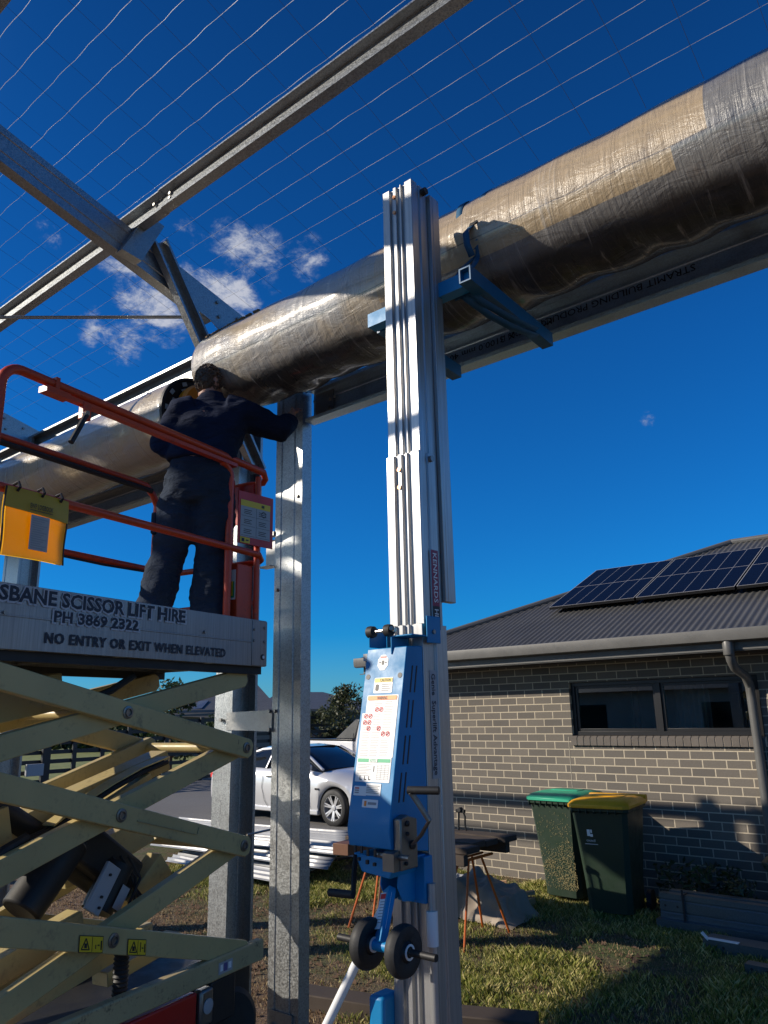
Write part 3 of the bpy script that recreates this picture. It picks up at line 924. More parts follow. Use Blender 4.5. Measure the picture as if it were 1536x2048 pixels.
# guard rails
def rail(name, pts, r=.021, mat='orange', n=10): 
    mb = MB(); mb.tube(pts, r, n); return mb.build(name, M[mat], lift, 50)
def arc(s, z, w, rad, a0, a1, k=6):
    return [L(s + rad * cos(radians(a0 + (a1 - a0) * i / k)), w, z + rad * sin(radians(a0 + (a1 - a0) * i / k))) for i in range(k + 1)]
RW = .02
# right top rail with curved near end
rail('guard_rail', [L(.03, RW, 3.28), L(.4, RW, 3.285)] + arc(1.62, 3.205, RW, .085, 90, 0) + [L(1.705, RW, 2.42)])
rail('guard_rail', [L(.06, RW, 2.785), L(1.9, RW, 2.785)], .019)
mb = MB(); lbox(mb, .28, 1.45, RW - .017, RW + .017, 3.243, 3.262); mb.build('slide_channel', M['orange'], lift)
# right post with a bent top
rail('guard_post', [L(.305, RW + .01, 2.40), L(.305, RW + .01, 3.17)] + arc(.385, 3.17, RW + .01, .08, 180, 90), .020)
# extension rail lower down (bottom rail)
# left side rails
LWD = WID - .03
rail('guard_rail', [L(.10, LWD, 3.18)] + [L(.14, LWD, 3.24), L(.20, LWD, 3.285), L(.3, LWD, 3.29), L(1.95, LWD, 3.30)], .021)
rail('guard_rail', [L(.10, LWD, 2.77), L(1.95, LWD, 2.775)], .021)
rail('guard_post', [L(.10, LWD, 2.40), L(.10, LWD, 3.18)], .021)
rail('guard_post', [L(1.9, LWD, 2.40), L(1.9, LWD, 3.28)], .021)
mb = MB(); mb.tube([L(.17, LWD - .02, 3.255), L(1.55, LWD - .02, 3.262)], .017, 8); mb.build('foam_sleeve', M['rubber'], lift)
mb = MB(); mb.tube([L(.2, LWD - .022, 2.75), L(.5, LWD - .025, 2.742), L(.9, LWD - .022, 2.75)], .007, 6); mb.build('cable', M['rubber'], lift)
# far end
rail('guard_rail', [L(.03, RW, 3.28), L(-.015, RW + .02, 3.255), L(-.02, .06, 3.235), L(.02, .13, 3.225), L(.03, LWD - .1, 3.225), L(.10, LWD, 3.20)], .019)
rail('guard_rail', [L(.06, RW, 2.785), L(.01, RW + .02, 2.765), L(.0, .07, 2.755), L(.03, .14, 2.75), L(.03, LWD, 2.75)], .018)
rail('guard_rail', [L(.04, .08, 2.52), L(.04, LWD, 2.52)], .016)
rail('guard_post', [L(.05, .04, 2.40), L(.05, .04, 3.25)], .017)
rail('guard_post', [L(.04, .42, 2.40), L(.04, .42, 2.76)], .016)
rail('guard_post', [L(.10, .19, 2.40), L(.10, .19, 3.24)], .015)
mb = MB(); lbox(mb, .055, .062, .06, .24, 2.98, 3.21); mb.build('gusset_panel', M['red'], lift)
# manual box and rating sign at the far right corner
mb = MB(); lbox(mb, .07, .20, .05, .36, 2.40, 2.72); bx = mb.build('document_box', M['orange'], lift, bevel=.006)
mb = MB()
def face(mb, x0, x1, z0, z1, lift_, s=.20, w0=.05): 
    return mb.patch(L(s, w0, 0) , -LW, (0, 0, 1), -x1, -x0, z0, z1, lift_)
# near face of the box looks back along -LA (towards the camera): U must run left->right as seen
def near_patch(mb, w_left, w_right, z0, z1, s, lift_):
    o = L(s, w_left, 0)
    return mb.patch(o, -LW, (0, 0, 1), 0, w_left - w_right, z0, z1, lift_)
mb.mat(0); near_patch(mb, .225, .06, 2.52, 2.685, .20, .001)
for i in range(5): mb.mat(1); near_patch(mb, .215, .13 - .008 * (i % 3), 2.66 - i * .022, 2.666 - i * .022, .20, .002)
mb.mat(2); near_patch(mb, .145, .068, 2.53, 2.62, .20, .0025)
mb.mat(3); near_patch(mb, .137, .076, 2.54, 2.62, .20, .0035)
mb.mat(4); near_patch(mb, .127, .086, 2.553, 2.62, .20, .0045)
mb.build('data_sticker', [M['white'], M['grey_ink'], M['sticker_green'], M['sticker_yellow'], M['sticker_red']], bx, smooth=False)
mb = MB(); mb.mat(0); near_patch(mb, .335, .285, 2.50, 2.66, .20, .001); mb.mat(1); near_patch(mb, .327, .293, 2.51, 2.60, .20, .002)
mb.build('serial_sticker', [M['grey_sticker'], M['ink']], bx, smooth=False)
mb = MB()
o_, u_ = L(.215, .03, 0), None
p_tl, p_tr = L(.225, .02, 3.07), L(.0, -.02, 3.13)
U_ = (p_tr - p_tl); U_.z = 0; wS = U_.length; U_.normalize(); Zu = V((0, 0, 1))
o_ = V((p_tl.x, p_tl.y, 0))
N_ = U_.cross(Zu)
mb.obox(o_ + U_ * (wS / 2) + Zu * 2.975 + N_ * -.004, U_, N_, Zu, wS + .03, .006, .30)
sg = mb.build('sign_plate', M['red'], lift, bevel=.002)
mb = MB()
mb.mat(0).patch(o_, U_, Zu, .0, wS - .01, 2.865, 3.075, .001); mb.mat(1).patch(o_, U_, Zu, .0, wS - .01, 3.04, 3.075, .002)
for r_ in range(3):
    for c_ in range(2):
        x0 = .006 + c_ * (wS - .012) / 2; z0 = 2.872 + r_ * .056
        mb.mat(2).patch(o_, U_, Zu, x0, x0 + (wS - .03) / 2, z0, z0 + .0015, .002)
        for q_ in range(3): mb.mat(2).patch(o_, U_, Zu, x0 + .018, x0 + .075 - .01 * (q_ % 2), z0 + .014 + q_ * .010, z0 + .0175 + q_ * .010, .002)
mb.mat(2).ring(o_, U_, Zu, wS * .74, 3.012, .018, .004); mb.patch(o_, U_, Zu, wS * .5 - .001, wS * .5 + .001, 2.868, 3.038, .002)
mb.mat(2).patch(o_, U_, Zu, wS * .66, wS * .70, 3.05, 3.066, .003); mb.patch(o_, U_, Zu, wS * .71, wS * .75, 3.05, 3.066, .003)
mb.mat(1).patch(o_, U_, Zu, -.0, .07, 2.83, 2.862, .002); mb.mat(2).patch(o_, U_, Zu, .01, .03, 2.836, 2.856, .003); mb.patch(o_, U_, Zu, .04, .06, 2.842, 2.85, .003)
mb.build('instruction_sticker', [M['grey_sticker'], M['sticker_yellow'], M['ink']], sg, smooth=False)
# control cable and box on the far rail
mb = MB()
pts = []
for i in range(90):
    f = i / 89
    c_ = L(.10 + .06 * f, .46 - .10 * f, 2.66 - .26 * sin(f * pi * .62) - .02 * f)
    a = i * 1.3
    pts.append(c_ + LW * (.012 * cos(a)) + V((0, 0, .012 * sin(a))))
mb.tube(pts, .006, 5); mb.build('coiled_cable', M['rubber'], lift)
mb = MB(); lbox(mb, .08, .16, .31, .42, 2.41, 2.66); mb.build('control_box', M['black_steel'], lift, bevel=.01)
# locking lever handles
def lever(s, w, z):
    mb = MB(); lbox(mb, s - .025, s + .02, w - .02, w + .012, z - .075, z + .0)
    lv = mb.build('lever_bracket', M['orange'], lift, bevel=.003)
    mb = MB(); mb.tube([L(s + .01, w - .03, z - .06), L(s + .08, w - .035, z - .21)], .013, 8); mb.build('lever_grip', M['rubber'], lv)
    mb = MB(); mb.cyl(L(s + .012, w - .02, z - .055), L(s + .012, w - .042, z - .055), .012, 8); mb.build('bolt', M['chrome'], lv)
lever(1.305, RW, 3.255); lever(1.56, LWD, 3.285)
mb = MB(); lbox(mb, 1.40, 1.52, RW - .028, RW + .024, 3.235, 3.262); lbox(mb, 1.455, 1.475, RW - .024, RW + .024, 3.262, 3.315); mb.build('rail_clamp', M['orange'], lift)

# scissor arms
def arm(s0, z0, s1, z1, w, th=.045, hgt=.097):
    """a closed box arm with rounded ends"""
    p0, p1 = L(s0, w, z0), L(s1, w, z1)
    ax = (p1 - p0).normalized(); upv = LW.cross(ax); 
    if upv.z < 0: upv = -upv
    ln = (p1 - p0).length; e = .055; h = hgt / 2
    poly = [(-e, -h), (ln + e, -h)]
    poly = [(-e, -h * .55), (-e * .5, -h), (ln + e * .5, -h), (ln + e, -h * .55), (ln + e, h * .55), (ln + e * .5, h), (-e * .5, h), (-e, h * .55)]
    mb = MB(); mb.prism(poly, p0 - LW * 0, ax, upv, LW, th)
    o = mb.build('scissor_arm', M['cream'], lift, bevel=.004)
    return o, p0, p1
def pin(o, p, side=-1, r=.024):
    mb = MB(); mb.lathe([(.028, 0), (.028, .005), (r * .8, .007), (r * .8, .013), (r * .6, .013), (r * .5, .006), (.0, .006)], p, -LW if side < 0 else LW, 20)
    mb.build('pivot_pin', M['steel'], o, 30)
lev = [2.13, 1.745, 1.27, .79]
FS, NS = .13, 1.785
for side_w, inner in ((0.015, .062), (WID - .06, WID - .107)):
    near = side_w < .4
    for i in range(3):
        zt_, zb_ = lev[i], lev[i + 1]
        if i == 0: zt_ = 2.115
        oA, a0, a1 = arm(FS, zb_, NS, lev[i] if i else 2.115, side_w)       # outer: far joint low, near joint high
        oB, b0, b1 = arm(FS, zt_ if i else 2.10, NS, zb_, inner)
        if near:
            pin(oA, L(.95, side_w, (zb_ + zt_) / 2)); 
            if i < 2: pin(oA, a0)
# stiffener rib on the second arm
mb = MB()
c0 = L(.52, .012, 1.395); c1 = L(.86, .012, 1.49)
for (sa, za, sb, zb) in ((.48, 1.37, .86, 1.475),):
    mb.beam(L(sa, .012, za), L(sb, .012, zb), .006, .004)
mb.beam(L(.48, .012, 1.37), L(.47, .012, 1.40), .006, .004)
mb.build('weld_rib', M['cream_worn'], lift)
# cross tubes between the arm pairs
def cross(s, z, r=.028, m='cream', w0=.02, w1=WID - .02):
    mb = MB(); mb.tube([L(s, w0, z), L(s, w1, z)], r, 14); mb.build('cross_tube', M[m], lift)
for z in (1.745, 1.27): cross(FS, z, .026); cross(NS, z, .026)
for z in (1.93, 1.507, 1.03): cross(.957, z, .024)
# inner box members and links (cream), between the arms
def bar(p, q, w, h, m='cream', name='link_bar', bev=.004):
    mb = MB(); mb.beam(p, q, w, h); return mb.build(name, M[m], lift, bevel=bev)
bar(L(.30, .45, 1.69), L(1.30, .45, 1.42), .12, .10)
bar(L(.55, .30, 1.62), L(.95, .30, 1.46), .10, .06)
bar(L(.2, .62, 1.34), L(.75, .62, 1.20), .08, .14)
bar(L(.42, .3, 1.22), L(.62, .3, 1.05), .09, .13)
bar(L(.9, .30, 1.06), L(1.45, .30, .93), .10, .10)
bar(L(1.05, .42, 2.03), L(1.75, .42, 1.90), .20, .16)
bar(L(1.25, .40, 1.50), L(1.8, .40, 1.36), .16, .14)
bar(L(.55, .3, .93), L(1.25, .3, .80), .11, .07)
bar(L(.3, .3, .86), L(.75, .3, .80), .10, .06)
# cranked hose tray and hoses
mb = MB()
ptsA = [L(.45, .28, 1.715), L(.62, .28, 1.675), L(.78, .28, 1.62), L(.95, .28, 1.55), L(1.1, .28, 1.475)]
for i in range(len(ptsA) - 1): mb.beam(ptsA[i], ptsA[i + 1], .075, .006)
mb.build('hose_tray', M['cream'], lift)
for k_, off in enumerate((-.025, .0, .026)):
    mb = MB(); mb.tube([p + LW * off - V((0, 0, .025)) for p in ptsA] + [L(1.4, .28 + off, 1.38)], .011, 6); mb.build('hydraulic_hose', M['rubber'], lift)
mb = MB(); mb.tube([L(.80, .15, 2.10), L(.9, .18, 2.03), L(1.0, .2, 1.99), L(1.1, .2, 1.97), L(1.2, .2, 2.05), L(1.4, .2, 2.1)], .017, 8); mb.build('hydraulic_hose', M['rubber'], lift)
mb = MB(); mb.tube([L(1.3, .15, 1.46), L(1.42, .12, 1.43), L(1.47, .12, 1.40), L(1.42, .12, 1.36), L(1.2, .15, 1.39)], .02, 8); mb.build('hydraulic_hose', M['rubber'], lift)
# lift cylinder and its power unit
mb = MB(); mb.tube([L(.45, .40, 1.02), L(1.02, .40, 1.40)], .075, 18); cy = mb.build('lift_cylinder', M['black_steel'], lift)
mb = MB(); mb.tube([L(1.02, .40, 1.40), L(1.75, .40, 1.86)], .05, 14); mb.build('cylinder_rod', M['black_steel'], cy)
mb = MB(); mb.beam(L(.60, .33, 1.17), L(.92, .33, 1.395), .14, .17); mb.build('cylinder_housing', M['black_steel'], cy, bevel=.02)
mb = MB(); mb.tube([L(.98, .28, 1.40), L(1.20, .28, 1.16)], .085, 20); mb.build('pump_reservoir', M['black_steel'], lift, bevel=.01)
mb = MB(); mb.obox(L(.885, .17, 1.20), (LA * .55 + V((0, 0, .83))), LW, (LA * -.83 + V((0, 0, .55))), .20, .02, .085)
vb = mb.build('valve_block', M['grey_sticker'], lift, bevel=.004)
mb = MB(); 
for (s, z) in ((.86, 1.25), (.90, 1.17), (.91, 1.13)): mb.cyl(L(s, .158, z), L(s, .150, z), .006, 8)
mb.build('bolt', M['ink'], vb)
mb = MB(); mb.tube([L(.83, .26, 1.09), L(.72, .26, 1.26)], .07, 18); mb.build('pump_motor', M['black_steel'], lift)
mb = MB(); mb.patch(L(.77, .185, 1.14), (LA * .55 + V((0, 0, .83))).normalized(), (LA * -.83 + V((0, 0, .55))).normalized(), -.05, .05, -.03, .02, .004); mb.build('data_sticker', M['grey_sticker'], lift, smooth=False)
for k_ in range(4):
    mb = MB(); mb.tube([L(.72 + .02 * k_, .2 + .03 * k_, 1.3), L(.66, .18 + .03 * k_, 1.2), L(.7 - .03 * k_, .2, 1.1), L(.6, .25 + .03 * k_, 1.0)], .007, 6); mb.build('hydraulic_hose', M['rubber'], lift)
# ribbed conduit down to the chassis
mb = MB(); prof = []
for i in range(33): prof.append((.034 if i % 2 else .028, i * .0085))
mb.lathe(prof, L(.80, .12, .72), (0, 0, 1), 14); mb.build('ribbed_conduit', M['rubber'], lift)
# decals on the lowest arm
def arm_decal(s_l, s_r, z_l, z_r, kind):
    mb = MB(); u = (L(s_r, .012, z_r) - L(s_l, .012, z_l)); w_ = u.length; u.normalize(); v_ = V((0, 0, 1)); o = L(s_l, .012, z_l)
    mb.mat(1).patch(o, u, v_, 0, w_, 0, .062, .001); mb.mat(0).patch(o, u, v_, .003, w_ - .003, .003, .059, .002)
    mb.mat(1); n = LA.cross(V((0, 0, 1)))
    tri = [(.012, .012), (.052, .012), (.034, .052)]
    for i in range(3):
        a_, b_ = tri[i], tri[(i + 1) % 3]
        mb.beam(o + u * a_[0] + v_ * a_[1] + n * .003, o + u * b_[0] + v_ * b_[1] + n * .003, .001, .004)
    mb.patch(o, u, v_, .026, .040, .017, .034, .003); mb.patch(o, u, v_, w_ * .52, w_ * .54, .004, .058, .003)
    mb.patch(o, u, v_, w_ * .66, w_ * .70, .015, .05 if kind else .03, .003); mb.patch(o, u, v_, w_ * .75, w_ * .84, .026, .031, .003); mb.patch(o, u, v_, w_ * .88, w_ * .94, .012, .045, .003)
    mb.build('warning_sticker', [M['sticker_yellow'], M['ink']], lift, smooth=False)
arm_decal(1.126, 1.005, 1.028, .997, 0); arm_decal(.875, .770, .957, .930, 1)
mb = MB(); mb.text('1', L(.20, .0115, 1.765), LA, (0, 0, 1), None, .022, lift=.001); mb.build('lettering', M['ink'], lift, smooth=False)
# chassis
mb = MB(); lbox(mb, -.03, LEN, 0.0, .05, .715, .81); ch = mb.build('chassis_rail', M['cream_worn'], lift, bevel=.008)
mb = MB(); lbox(mb, -.03, LEN, WID - .05, WID, .715, .81); mb.build('chassis_rail', M['cream_worn'], lift, bevel=.008)
mb = MB(); lbox(mb, .44, LEN, .01, .06, .34, .70); mb.build('side_panel', M['red'], lift, bevel=.01)
mb = MB(); lbox(mb, .0, LEN, .06, WID - .06, .42, .70); mb.build('chassis', M['black_steel'], lift, bevel=.01)
mb = MB(); lbox(mb, .16, .34, .02, .12, .52, .71); mb.build('axle_hanger', M['black_steel'], lift, bevel=.01)
mb = MB(); lbox(mb, .345, .43, -.005, .05, .55, .70); lb = mb.build('work_lamp', M['steel'], lift, bevel=.012)
mb = MB(); mb.lathe([(.03, 0), (.032, .004), (.0, .008)], L(.385, -.005, .63), -LW, 18); mb.build('lens', M['grey_sticker'], lb)
def wheel(s, w):
    mb = MB(); mb.lathe([(.10, -.055), (.17, -.06), (.195, -.045), (.20, -.02), (.20, .02), (.195, .045), (.17, .06), (.10, .055)], L(s, w, .20), LW, 40, True)
    o = mb.build('wheel', M['rubber'], lift)
    mb = MB(); mb.lathe([(.0, -.05), (.03, -.055), (.06, -.05), (.10, -.045), (.11, -.052), (.115, -.03)], L(s, w, .20), LW, 30)
    mb.build('rim', M['black_steel'], o)
wheel(.20, .10); wheel(.20, WID - .10); wheel(1.85, .10); wheel(1.85, WID - .10)
# the visible upper wheel guard / steering tyre near the far corner
mb = MB(); mb.lathe([(.095, -.06), (.15, -.065), (.172, -.05), (.178, 0), (.172, .05), (.15, .065), (.095, .06)], L(.14, .12, .46), LW + LA * .25, 40, True)
w5 = mb.build('wheel', M['rubber'], lift)
mb = MB(); mb.lathe([(.0, -.045), (.04, -.05), (.095, -.04), (.10, -.06)], L(.14, .12, .46), LW + LA * .25, 30); mb.build('rim', M['black_steel'], w5)
mb = MB(); mb.tube([L(-.02, .12, .72), L(-.04, .13, .62), L(-.02, .14, .52), L(.05, .15, .48)], .03, 10); mb.build('bumper_hoop', M['rubber'], lift)
mb = MB(); mb.mat(0).patch(L(.315, -.001, .735), LA, (0, 0, 1), 0, .10, 0, .05, .001); mb.mat(1).patch(L(.315, -.001, .735), LA, (0, 0, 1), .012, .03, .012, .04, .002)
mb.mat(2).patch(L(.315, -.001, .735), LA, (0, 0, 1), .036, .062, .008, .042, .002); mb.mat(1).patch(L(.315, -.001, .735), LA, (0, 0, 1), .068, .09, .012, .04, .002)
mb.build('small_sticker', [M['grey_sticker'], M['white'], plain('violet_sticker', (.10, .09, .25), .5)], ch, smooth=False)
mb = MB(); mb.cyl(L(-.10, .03, 1.315), L(.09, .03, 1.315), .006, 6); mb.build('split_pin', M['steel'], lift)

# logbook pouch hanging from the mid rail
lg = empty('logbook_pouch', L(1.51, -.01, 2.78), 'yellow vinyl logbook pouch hanging from the orange mid rail of the lift', 'pouch')
U_, Z_ = LA, V((0, 0, 1)); o_ = L(1.655, -.012, 2.515)
def sag(u, v, bulge=.012):
    return o_ + U_ * (.285 * u) + Z_ * (.27 * v) - LW * (bulge * sin(pi * u) * (1 - v * .6) + .004 * sin(7 * v + 3 * u))
mb = MB(); mb.grid(lambda u, v: sag(u, v), 14, 14); mb.grid(lambda u, v: sag(u, v) + LW * .012, 14, 14); mb.build('pocket', M['vinyl'], lg)
mb = MB(); mb.grid(lambda u, v: sag(u, .70 + .30 * v - .10 * (u) * (1 - v) * .6, .016) - LW * .006, 14, 8); fl = mb.build('flap', M['vinyl_flap'], lg)
mb = MB(); mb.tube([sag(0, v / 10) for v in range(11)], .004, 6); mb.build('edge_binding', M['ink'], lg)
mb = MB(); mb.tube([sag(1, v / 10) for v in range(11)], .004, 6); mb.build('edge_binding', M['ink'], lg)
mb = MB(); mb.mat(0).patch(o_ - LW * .020, U_, Z_, .105, .19, .035, .175, .001)
for i in range(14): mb.mat(1).patch(o_ - LW * .020, U_, Z_, .112, .18 - .012 * ((i * 7) % 3), .16 - i * .009, .1635 - i * .009, .002)
mb.build('inserted_card', [M['paper'], M['grey_ink']], lg, smooth=False)
mb = MB(); mb.text('EWP LOGBOOK', o_ - LW * .023 + Z_ * .20 + U_ * .095, U_ , Z_, .105, .020, lift=.001, font_w=.01); mb.patch(o_ - LW * .0235, U_, Z_, .095, .20, .191, .1935, .001); mb.build('lettering', M['ink'], fl, smooth=False)
for u in (.14, .52, .84):
    mb = MB(); mb.tube([sag(u, .95) - LW * .008, sag(u, 1.0) - LW * .022, sag(u, 1.08) - LW * .01, sag(u, 1.06) + LW * .02], .006, 6); mb.build('hook', M['ink'], lg)

# ================================================================== WORKER
man = empty('person', L(.35, .42, 2.255), 'worker in navy jacket and trousers standing on the lift, reaching to the steel jamb', 'person')
def remeshed(mb, name, mats, parent, voxel, smooth=2, disp=None):
    o = mb.build(name, mats, parent, 180)
    r = o.modifiers.new('r', 'REMESH'); r.mode = 'VOXEL'; r.voxel_size = voxel; r.use_smooth_shade = True
    if smooth:
        s = o.modifiers.new('s', 'SMOOTH'); s.iterations = smooth; s.factor = .5
    bake(o)
    if disp:
        from mathutils import noise as mn
        for v in o.data.vertices:
            v.co += v.normal * disp(v.co, mn)
    return o
HB = at_dist(400, 1000, 4.05)
R_, F_, Z_ = V((cos(YAW), sin(YAW), 0)), V((-sin(YAW), cos(YAW), 0)), V((0, 0, 1))
P = dict(
    head=at_dist(417, 762, 4.10), neck=at_dist(424, 800, 4.10), chest=at_dist(424, 850, 4.06), waist=at_dist(405, 915, 4.05), hip=at_dist(398, 975, 4.06),
    shL=at_dist(362, 828, 4.03), elL=at_dist(326, 893, 4.02), haL=at_dist(352, 900, 4.30),
    shR=at_dist(482, 826, 4.08), elR=at_dist(560, 856, 4.20), wrR=at_dist(584, 838, 4.29), haR=at_dist(586, 812, 4.375),
    thL=at_dist(362, 1005, 4.06), knL=at_dist(338, 1105, 4.10), anL=at_dist(297, 1228, 4.02),
    thR=at_dist(432, 1005, 4.07), knR=at_dist(424, 1105, 4.12), anR=at_dist(413, 1232, 4.08))
P['anL'].z = P['anR'].z = 2.36
def lerp(a, b, t): return a + (b - a) * t
# body: head, neck, trunk, limbs and hands in one continuous surface
b = MB()
hc = P['head'] - Z_ * .018 + R_ * .004
look = (R_ * .45 + F_ * .86 + Z_ * .10).normalized(); hs = look.cross(Z_).normalized(); hu = hs.cross(look)
b.ellipsoid(hc + look * .005 + hu * .01, .060, .076, .092, 20, (hs, look, hu))
b.ellipsoid(hc + look * .03 - hu * .05, .050, .056, .06, 16, (hs, look, hu))
b.tube([hc + look * .073 + hu * .02, hc + look * .094 - hu * .022, hc + look * .08 - hu * .03], [.010, .017, .012], 8)
for s_ in (-1, 1):
    b.ellipsoid(hc + hs * (.061 * s_) - look * .008 - hu * .005, .012, .024, .034, 10, (hs, look, hu))
b.tube([hc - hu * .05 - look * .02, P['neck'] - Z_ * .03], [.056, .062], 12)
b.tube([P['neck'] - Z_ * .02, P['chest'], P['waist'], P['hip'], P['hip'] - Z_ * .08], [(.07, .06), (.15, .10), (.14, .10), (.15, .11), (.12, .10)], 18)
for a, e, w_ in (('shL', 'elL', 'haL'), ('shR', 'elR', 'wrR')):
    b.tube([lerp(P['chest'], P[a], .5) + Z_ * .05, P[a], lerp(P[a], P[e], .5), P[e], lerp(P[e], P[w_], .5), P[w_]], [.06, .062, .05, .043, .038, .028], 12)
for a, e, w_ in (('thL', 'knL', 'anL'), ('thR', 'knR', 'anR')):
    b.tube([P[a], lerp(P[a], P[e], .5), P[e], lerp(P[e], P[w_], .4), P[w_], P[w_] + F_ * .12 - Z_ * .06], [.09, .08, .06, .06, .04, .035], 12)
def hand(mb, base, dirv, palm_n, side):
    dirv = dirv.normalized(); across = palm_n.cross(dirv).normalized()
    mb.tube([base, base + dirv * .05, base + dirv * .085], [(.022, .034), (.018, .044), (.015, .042)], 12)
    for i_, ln in enumerate((.070, .080, .075, .058)):
        st = base + dirv * .08 + across * ((i_ - 1.5) * .0215)
        mb.tube([st - dirv * .02, st + dirv * ln * .45 + palm_n * .006, st + dirv * ln * .75 + palm_n * .026, st + dirv * ln * .80 + palm_n * .052], [.0098, .0095, .0088, .0075], 8)
    th = base + dirv * .02 + across * (-side * .036)
    mb.tube([th, th + dirv * .03 - across * (side * .026) + palm_n * .012, th + dirv * .058 - across * (side * .03) + palm_n * .028], [.013, .0115, .009], 8)
hand(b, P['wrR'], (P['haR'] - P['wrR']) + F_ * .02, (R_ * .3 + F_ * .9).normalized(), 1)
hand(b, P['haL'] - F_ * .05, F_ + Z_ * .3, R_, -1)
body = remeshed(b, 'body', [M['skin']], man, .0075, 1)
# jacket
jk = MB()
sh_ax = (P['shR'] - P['shL']).normalized()
def ring_tube(mb, stations, n=22):
    """stations: centre, half width (along shoulders), half depth"""
    vs, fs = [], []
    for (c, hw, hd) in stations:
        dv = V((-sh_ax.y, sh_ax.x, 0)).normalized(); su = V((sh_ax.x, sh_ax.y, 0)).normalized()
        for j_ in range(n):
            a = 2 * pi * j_ / n
            ca, sa = cos(a), sin(a)
            vs.append(c + su * (hw * math.copysign(abs(ca) ** .8, ca)) + dv * (hd * math.copysign(abs(sa) ** .8, sa)))
    k = len(stations)
    for i in range(k - 1):
        for j_ in range(n): fs.append((i * n + j_, i * n + (j_ + 1) % n, (i + 1) * n + (j_ + 1) % n, (i + 1) * n + j_))
    fs.append(tuple(range(n - 1, -1, -1))); fs.append(tuple((k - 1) * n + j_ for j_ in range(n)))
    mb.add(vs, fs)
nk = P['neck']
ring_tube(jk, [(nk + Z_ * .035, .066, .066), (nk - Z_ * .01, .082, .078), (nk - Z_ * .05 - sh_ax * .0, .165, .098), (lerp(nk, P['chest'], .5) - Z_ * .02, .200, .120), (P['chest'], .208, .134),
               (lerp(P['chest'], P['waist'], .5), .198, .134), (P['waist'] + Z_ * .03, .188, .132), (P['waist'] - Z_ * .01, .196, .138), (P['waist'] - Z_ * .035, .190, .134)])
jk.tube([lerp(P['chest'], P['shL'], .55) + Z_ * .05, P['shL'], lerp(P['shL'], P['elL'], .55), P['elL'], lerp(P['elL'], P['haL'], .4), P['haL']], [.095, .092, .078, .076, .066, .048], 16)
jk.tube([lerp(P['chest'], P['shR'], .5) + Z_ * .04, P['shR'] - Z_ * .005, lerp(P['shR'], P['elR'], .55) - Z_ * .012, P['elR'] - Z_ * .01, lerp(P['elR'], P['wrR'], .6), P['wrR'] + (P['wrR'] - P['elR']).normalized() * .0], [.10, .098, .084, .080, .066, .048], 16)
def folds(sc, amp):
    def f(co, mn):
        return amp * (mn.noise(V((co.x * sc, co.y * sc, co.z * sc * 1.8))) + .6 * mn.noise(V((co.x * sc * 2.3 + 5, co.y * sc * 2.3, co.z * sc * 4.5))))
    return f
remeshed(jk, 'jacket', [M['jacket']], man, .012, 3, folds(7, .012))
# trousers
tr = MB()
ring_tube(tr, [(P['waist'] - Z_ * .02, .168, .12), (P['hip'] + Z_ * .03, .185, .138), (P['hip'] - Z_ * .04, .178, .138), (P['hip'] - Z_ * .10, .14, .11)])
for a, e, w_ in (('thL', 'knL', 'anL'), ('thR', 'knR', 'anR')):
    tr.tube([P[a] + Z_ * .09, lerp(P[a], P[e], .35), lerp(P[a], P[e], .7), P[e], lerp(P[e], P[w_], .35), lerp(P[e], P[w_], .75), P[w_] - Z_ * .03],
            [.105, .118, .106, .094, .098, .098, .092], 18)
tw = remeshed(tr, 'trousers', [M['trousers']], man, .012, 3, folds(8, .012))
# cargo pocket flap and boots
mb = MB(); c_ = lerp(P['thL'], P['knL'], .45) - R_ * .105; mb.obox(c_, R_, F_, Z_, .03, .12, .12); mb.build('pocket', M['trousers'], tw, bevel=.008)
for a in ('anL', 'anR'):
    mb = MB(); f0 = V((P[a].x, P[a].y, 2.258)) - F_ * .06
    mb.tube([f0 + Z_ * .05, f0 + F_ * .08 + Z_ * .06, f0 + F_ * .17 + Z_ * .045, f0 + F_ * .24 + Z_ * .035], [(.045, .05), (.048, .055), (.05, .04), (.03, .028)], 12)
    mb.tube([f0 + F_ * .04 + Z_ * .04, f0 + F_ * .035 + Z_ * .17], [.052, .05], 12)
    mb.build('boot', M['timber_old'], man)
# hair: curly clumps over the back and top of the skull
mb = MB(); rr = random.Random(11)
for i in range(520):
    a, e_ = rr.uniform(0, 2 * pi), rr.uniform(-.55, 1.5)
    dv = hs * (cos(a) * cos(e_)) + look * (sin(a) * cos(e_)) + hu * sin(e_)
    if dv.dot(look) > .35 and dv.dot(hu) < .55: continue
    c_ = hc + look * .003 + hu * .012 + hs * (dv.dot(hs) * .061) + look * (dv.dot(look) * .077) + hu * (dv.dot(hu) * .092)
    t1 = dv.cross(V((rr.uniform(-1, 1), rr.uniform(-1, 1), rr.uniform(-1, 1)))).normalized(); t2 = dv.cross(t1)
    r0 = rr.uniform(.007, .013)
    pts = [c_ + t1 * (r0 * cos(q_ * 1.1)) + t2 * (r0 * sin(q_ * 1.1)) + dv * (.004 * q_ - .002) for q_ in range(6)]
    mb.tube(pts, [.0048, .005, .0045, .004, .003, .0015], 5)
mb.ellipsoid(hc + look * -.020 + hu * .016, .060, .068, .088, 18, (hs, look, hu))
mb.build('hair', M['hair'], man, 180)
